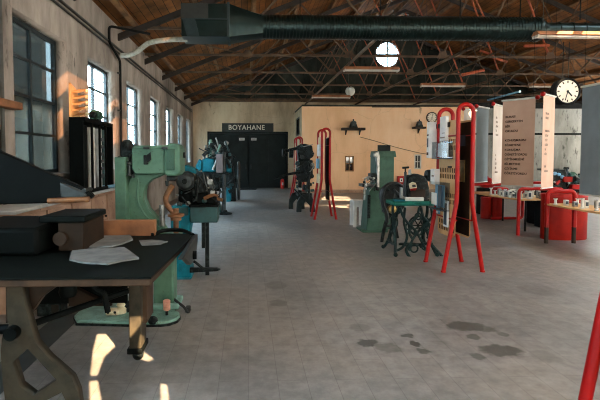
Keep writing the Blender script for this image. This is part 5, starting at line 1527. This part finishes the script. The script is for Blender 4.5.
# ------------------------------------------------------------------ banners
def banner(pa, pb, zt, zb, m_, lab, blocks, knob, ink='ink', size=0.05, left=0.06):
    """pa, pb: (x, y) ends as seen left to right; blocks: (z of first baseline, text)"""
    a, b = Vector((pa[0], pa[1], 0)), Vector((pb[0], pb[1], 0))
    w = (b - a).length
    rz = math.atan2(b.y - a.y, b.x - a.x)
    t = thing('hanging_banner', lab, 'banner', (a.x, a.y, zb), rz, 'hanging banners')
    h = zt - zb
    m = MB()
    nx, nz = 10, 14
    vs = [[m.bm.verts.new((w * i / nx, 0.006 * math.sin(i * 1.1 + 0.4) * (1 - k / nz) , h * k / nz)) for i in range(nx + 1)] for k in range(nz + 1)]
    back = [[m.bm.verts.new((v.co.x, v.co.y + 0.003, v.co.z)) for v in row] for row in vs]
    for k in range(nz):
        for i in range(nx):
            m.bm.faces.new((vs[k][i], vs[k][i + 1], vs[k + 1][i + 1], vs[k + 1][i]))
            m.bm.faces.new((back[k][i], back[k + 1][i], back[k + 1][i + 1], back[k][i + 1]))
    for k in range(nz):
        m.bm.faces.new((vs[k][0], vs[k + 1][0], back[k + 1][0], back[k][0]))
        m.bm.faces.new((vs[k][nx], back[k][nx], back[k + 1][nx], vs[k + 1][nx]))
    for i in range(nx):
        m.bm.faces.new((vs[0][i], back[0][i], back[0][i + 1], vs[0][i + 1]))
        m.bm.faces.new((vs[nz][i], vs[nz][i + 1], back[nz][i + 1], back[nz][i]))
    m.build('cloth', m_, t)
    MB().cyl((-0.02, 0.0, h + 0.005), (w + 0.02, 0.0, h + 0.005), 0.018).build('top_rod', 'bench', t)
    MB().cyl((0.0, 0.0, 0.0), (w, 0.0, 0.0), 0.012).build('bottom_rod', 'bench', t)
    kx = -0.035 if knob == 'left' else w + 0.035
    MB().ball((kx, 0, h + 0.005), 0.042).build('end_knob', 'red', t)
    for x in (0.04, w - 0.04):
        MB().cyl((x, 0, h), (x, 0, (3.92 if abs(a.y - 9.0) < 0.5 else roof_z(a.x) - 0.3) - zb), 0.003, seg=5).build('hanging_cable', 'darksteel', t)
    for z, body in blocks:
        for i, ln in enumerate(body.split('\n')):
            lettering('printed_line', ln, size, ink, t, Matrix.Translation((left, -0.012, z - zb - i * size * 1.58)) @ MXZ, thick=0.001, spacing=1.02)
    return t
ZT, ZB = 2.66, 1.06
def ends(ax, ay, ad, bx, bd):
    return (P(ax, 120, ad).x, ad), (P(bx, 120, bd).x, bd)
a, b = ends(502.5, 0, 8.44, 535, 7.95)
zl = lambda py, d: P(520, py, d).z
banner(a, b, ZT, ZB, 'banner', 'wide beige banner with brown lettering, hanging in front of its neighbours',
       [(zl(117.6, 8.25), 'BURASI\nGERÇEKTEN\nBİR\nOKULDU'), (zl(141.3, 8.25), 'KONUŞMASINI\nBİLMEYENE\nKONUŞMA\nÖĞRETİYORDU\nGİYİNMESİNİ\nBİLMEYENE\nGİYİNME\nÖĞRETİYORDU')], 'right', 'ink', 0.056, 0.06)
a, b = (P(493.5, 120, 8.92).x, 8.92), (P(493.5, 120, 8.92).x + 0.43, 9.35)
banner(a, b, ZT, ZB, 'bannerwhite', 'pale banner with small grey lettering, behind the wide beige banner at its left',
       [(2.38, 'BİR\nUSTA\nÇIRAK\nİLE\nYILLAR'), (1.62, 'EL\nVE\nSÖZ\nBİR\nARADA')], 'left', 'inkgrey', 0.055, 0.12)
a, b = ends(543, 0, 7.51, 554.5, 7.84)
banner(a, b, ZT, ZB, 'banner', 'narrow looking beige banner with small lettering, left of the station clock',
       [(2.33, 'YILLAR\nÖNCE'), (2.03, 'BURADA\nKİTAP\nCİLT\nKÂĞIT\nVE\nSÖZ'), (1.42, 'BİR\nARADA')], 'left', 'inkgrey', 0.05, 0.08)
a, b = ends(477, 0, 9.36, 488.5, 9.74)
banner(a, b, ZT, ZB, 'bannergrey', 'plain grey banner back, right of the near red stand', [], 'left')
a, b = ends(464, 0, 9.9, 475.5, 10.2)
banner(a, b, ZT, ZB, 'bannerwhite', 'pale banner showing as thin strip between red stand and grey banner', [], 'left')
a, b = (P(581.5, 120, 6.85).x, 6.85), (P(581.5, 120, 6.85).x + 0.03, 6.2)
banner(a, b, 2.68, 1.02, 'bannergrey', 'big plain grey blue banner back at the right edge', [], 'right')
pp = (P(488, 100, 11.0), P(520, 91.5, 9.6))
o = MB().cyl(pp[0], pp[1], 0.022, seg=8).build('banner_rail', 'skyblue')
tag(o, 'pale blue rail slanting over the wide beige banner', 'rail')
t = None

# ------------------------------------------------------------------ clocks
def clock(c_, r, d_, lab, tm, hang):
    t = thing('station_clock' if hang else 'wall_clock', lab, 'clock', c_, 0)
    MB().lathe([(r * 0.86, 0.02), (r * 0.86, 0.0), (r * 0.96, -0.015), (r * 1.02, 0.0), (r * 1.02, d_), (r * 0.9, d_ + 0.01)], (0, 0, 0), 'y', 40).build('case', 'darksteel', t)
    MB().cyl((0, 0.012, 0), (0, 0.006, 0), r * 0.86, seg=40).build('dial', 'clockface', t)
    for k in range(12):
        a = R(30 * k)
        rr = 0.025 * r / 0.25
        c0 = Vector((math.sin(a) * r * 0.72, 0.003, math.cos(a) * r * 0.72))
        MB().box(c0, (rr * 0.9, 0.004, rr * 1.7), (0, a, 0)).build('hour_mark', 'ink', t)
    hh, mm = tm
    for ang, ln, wd, nm in ((30 * (hh + mm / 60), 0.5, 0.1, 'hour_hand'), (6 * mm, 0.74, 0.06, 'minute_hand')):
        a = R(ang)
        MB().box((math.sin(a) * r * ln * 0.42, -0.002, math.cos(a) * r * ln * 0.42), (r * wd, 0.004, r * ln * 1.1), (0, a, 0)).build(nm, 'iron', t)
    MB().cyl((0, -0.008, 0), (0, 0.004, 0), r * 0.08).build('centre_cap', 'iron', t)
    if hang:
        for x in (-0.06, 0.06):
            MB().cyl((x, d_ / 2, r), (x, d_ / 2, 3.95 - c_[2]), 0.008, seg=6).build('hanger', 'darksteel', t)
    return t
c_ = P(567.8, 91.3, 9.0)
clock(c_, (P(580.5, 91, 9.0).x - P(555, 91, 9.0).x) / 2, 0.16, 'big round hanging station clock with a cream dial, upper right', (4, 32.5), True)
c_ = P(432, 117.5, 19.93)
clock(c_, 0.24, 0.055, 'small round clock on the ochre wall, left of the near red stand', (6, 2), False)

# ------------------------------------------------------------------ signs and small things on the walls
D_ = YB - 0.06
a, b = P(222, 131.5, D_), P(273.5, 123.3, D_)
t = thing('name_sign', 'dark sign board lettered BOYAHANE over the double door', 'sign', ((a.x + b.x) / 2, D_, a.z))
w_, h_ = (b.x - a.x) / 2, b.z - a.z
MB().span((-w_, 0, 0), (w_, 0.05, h_)).build('board', 'signbg', t, bevel=0.006)
m = MB()
for z0, z1 in ((0, 0.03), (h_ - 0.03, h_)):
    m.span((-w_, -0.012, z0), (w_, 0.0, z1))
m.span((-w_, -0.012, 0), (-w_ + 0.03, 0, h_)).span((w_ - 0.03, -0.012, 0), (w_, 0, h_))
m.build('border', 'frame', t)
cx = (P(229, 127, D_).x + P(264, 127, D_).x) / 2 - (a.x + b.x) / 2
lt = lettering('letters', 'BOYAHANE', h_ * 0.82, 'signtx', t, Matrix.Translation((cx, -0.012, h_ * 0.22)) @ MXZ, 'CENTER', 0.008, 1.12)
ww = max(v.co.x for v in lt.data.vertices) - min(v.co.x for v in lt.data.vertices)
want = P(264.5, 127, D_).x - P(228.5, 127, D_).x
for v in lt.data.vertices:
    v.co.x = cx + (v.co.x - cx) * want / ww
for px, nm in ((241.8, 'left'), (253.8, 'right')):
    a = P(px, 139, YB)
    t = thing('door_notice', 'small pale notice on the %s leaf of the double door' % nm, 'notice', (a.x, YB + 0.08, a.z - 0.07))
    MB().span((-0.14, -0.012, 0), (0.14, 0.0, 0.13)).build('plate', 'white', t)
    for k in range(2):
        MB().span((-0.1, -0.015, 0.03 + 0.045 * k), (0.1, -0.012, 0.05 + 0.045 * k)).build('print', 'inkgrey', t)
a = P(282.3, 188.5, 22.7)
t = thing('fire_extinguisher', 'red fire extinguisher standing at the right side of the double door', 'fire extinguisher', (a.x, 22.7, 0))
MB().lathe([(0.08, 0), (0.095, 0.02), (0.095, 0.4), (0.07, 0.47), (0.03, 0.5)], (0, 0, 0), 'z', 20).build('cylinder', 'extred', t)
MB().span((-0.03, -0.1, 0.18), (0.05, -0.094, 0.32)).build('label', 'white', t)
MB().cyl((0, 0, 0.49), (0, 0, 0.56), 0.028).build('valve', 'iron', t)
MB().box((0.03, 0, 0.575), (0.14, 0.03, 0.02), (0, -0.3, 0)).build('handle', 'iron', t)
MB().tube(smooth_path([(0.03, 0, 0.53), (0.11, 0, 0.5), (0.13, 0, 0.35), (0.12, 0, 0.15)], 5), 0.014, 8).build('hose', 'rubber', t)

a, b = P(341, 130.5, BY), P(364, 128, BY)
t = thing('wall_bracket_shelf', 'dark shelf holding a rusty winch on the ochre wall', 'shelf', ((a.x + b.x) / 2, BY, a.z))
w_ = (b.x - a.x) / 2
MB().span((-w_, -0.28, 0), (w_, 0, b.z - a.z)).build('board', 'wooddark', t, bevel=0.008)
for sx in (-1, 1):
    MB().prism([(-0.24, 0), (0, 0), (0, -0.2)], 'yz', sx * w_ * 0.6 - 0.02, sx * w_ * 0.6 + 0.02).build('bracket', 'iron', t)
def winch(c_, s, lab):
    t = thing('old_winch', lab, 'winch', c_)
    MB().prism([(-0.2 * s, 0), (0.2 * s, 0), (0.14 * s, 0.16 * s), (0.09 * s, 0.3 * s), (-0.08 * s, 0.3 * s), (-0.15 * s, 0.15 * s)], 'xz', -0.1 * s, 0.1 * s).build('body', 'iron', t, bevel=0.02)
    MB().lathe([(0.02, -0.14 * s), (0.12 * s, -0.12 * s), (0.12 * s, 0.12 * s), (0.02, 0.14 * s)], (0, 0, 0.2 * s), 'y', 18).build('drum', 'irongrey', t)
    MB().cyl((0, 0, 0.29 * s), (0, 0, 0.4 * s), 0.03).build('eye', 'iron', t)
    return t
winch(((a.x + b.x) / 2, BY - 0.15, b.z), 0.95, 'dark iron winch on the shelf on the ochre wall')
a, b = P(412, 129, BY), P(424, 127, BY)
t = thing('wall_bracket_shelf', 'dark shelf on the ochre wall, close left of the small clock', 'shelf', ((a.x + b.x) / 2, BY, a.z))
w_ = (b.x - a.x) / 2
MB().span((-w_, -0.28, 0), (w_, 0, b.z - a.z)).build('board', 'wooddark', t, bevel=0.008)
MB().prism([(-0.24, 0), (0, 0), (0, -0.2)], 'yz', -0.02, 0.02).build('bracket', 'iron', t)
winch(((a.x + b.x) / 2, BY - 0.15, b.z), 0.8, 'dark iron winch on the shelf close left of the small clock')
a = P(350, 96, 18.6)
t = thing('pulley_lamp', 'pale round floodlight hanging above the left end of the ochre wall', 'lamp', (P(350.5, 91, 18.6).x, 18.6, P(350, 91, 18.6).z))
MB().lathe([(0.03, -0.12), (0.12, -0.08), (0.2, 0.06), (0.19, 0.07), (0.1, 0.05), (0.02, 0.05)], (0, 0, 0), 'y', 24).build('reflector', 'bench', t)
MB().tube(smooth_path([(0, 0.0, 0.12), (-0.08, 0.0, 0.3), (-0.1, 0, 1.0), (-0.1, 0, roof_z(4.2) - P(350, 91, 18.6).z - 0.3)], 4), 0.02, 8).build('stem', 'pipe', t)
tag(MB().tube(smooth_path([P(360, 137, BY - 0.02), P(375, 141, BY - 0.02), P(395, 147, BY - 0.02), P(420, 153, BY - 0.02), P(436, 155, BY - 0.02)], 4), 0.012, 6).build('wall_cable', 'wooddark'), 'thin cable sagging across the ochre wall', 'cable')
tag(MB().cyl(P(420, 107, BY - 0.03), P(372, 107, BY - 0.03), 0.02).build('top_conduit', 'pipe'), 'short grey conduit along the top edge of the ochre wall', 'pipe')

# ------------------------------------------------------------------ light
w = bpy.data.worlds.new('sky')
SC.world = w
w.use_nodes = True
nt = w.node_tree
bg = nt.nodes['Background']
tc = nt.nodes.new('ShaderNodeTexCoord')
sp = nt.nodes.new('ShaderNodeSeparateXYZ')
nt.links.new(tc.outputs['Generated'], sp.inputs[0])
rp = nt.nodes.new('ShaderNodeValToRGB')
e = rp.color_ramp.elements
e[0].position, e[0].color = 0.45, (0.42, 0.48, 0.52, 1)
e[1].position, e[1].color = 0.75, (0.62, 0.80, 0.95, 1)
nt.links.new(sp.outputs['Z'], rp.inputs[0])
nt.links.new(rp.outputs[0], bg.inputs['Color'])
bg.inputs['Strength'].default_value = 36.0

def area(name, loc, direction, sx, sy, power, col, portal=False, spread=180):
    ld = bpy.data.lights.new(name, 'AREA')
    ld.shape = 'RECTANGLE'
    ld.size, ld.size_y = sx, sy
    ld.energy = power
    ld.color = col
    ld.spread = R(spread)
    if portal:
        ld.cycles.is_portal = True
    o = bpy.data.objects.new(name, ld)
    COL.objects.link(o)
    o.location = loc
    o.rotation_euler = Vector(direction).to_track_quat('-Z', 'Y').to_euler()
    return o
for i, (a, b) in enumerate(wins):
    if i < 4:      # windows beside and behind the camera, out of its sight
        area('window_daylight', (XL - 0.5, (a + b) / 2, (WZ0 + WZ1) / 2), (1, 0, -0.12), 1.5, 1.9, 22 if i == 3 else 6, (0.80, 0.93, 1.0))
    else:
        area('window_portal', (XL - 0.47, (a + b) / 2, (WZ0 + WZ1) / 2), (1, 0, 0), WW, WZ1 - WZ0, 1, (1, 1, 1), True)
area('front_fill', (1.75, YF - 0.4, 2.1), (0, 1, 0.02), 6.4, 3.8, 40, (1.0, 0.93, 0.84))  # added fill lamp behind the camera, at an unseen opening made for it
area('front_fill', (10.2, YF - 0.4, 2.6), (0, 1, 0.0), 6.3, 2.9, 330, (1.0, 0.86, 0.70))  # second added fill, warmer, at the other front opening
for x in (7.0, 12.0):      # added overhead fill, no fittings modelled, over and behind the camera
    for y in (-2.5, 2.5, 7.2):
        area('overhead_fill', (x, y, 4.25), (0, 0, -1), 1.5, 0.35, 24, (1.0, 0.92, 0.82))
for a, b in rwins:
    area('window_daylight', (XR + 0.5, (a + b) / 2, 2.5), (-1, 0, -0.1), 3.6, 2.8, 90, (1.0, 0.88, 0.74))
sd = bpy.data.lights.new('sun', 'SUN')
sd.energy = 26
sd.angle = R(0.12)
sd.color = (1.0, 0.70, 0.42)
so = bpy.data.objects.new('sun', sd)
COL.objects.link(so)
so.rotation_euler = SUN_D.to_track_quat('-Z', 'Y').to_euler()
SC.view_settings.exposure = 1.05
SC.cycles.filter_width = 1.1
SC.cycles.max_bounces = 8
SC.cycles.diffuse_bounces = 5
SC.cycles.transparent_max_bounces = 12
SC.cycles.sample_clamp_indirect = 4.0
SC.cycles.caustics_reflective = False
SC.cycles.caustics_refractive = False
SC.cycles.use_denoising = True
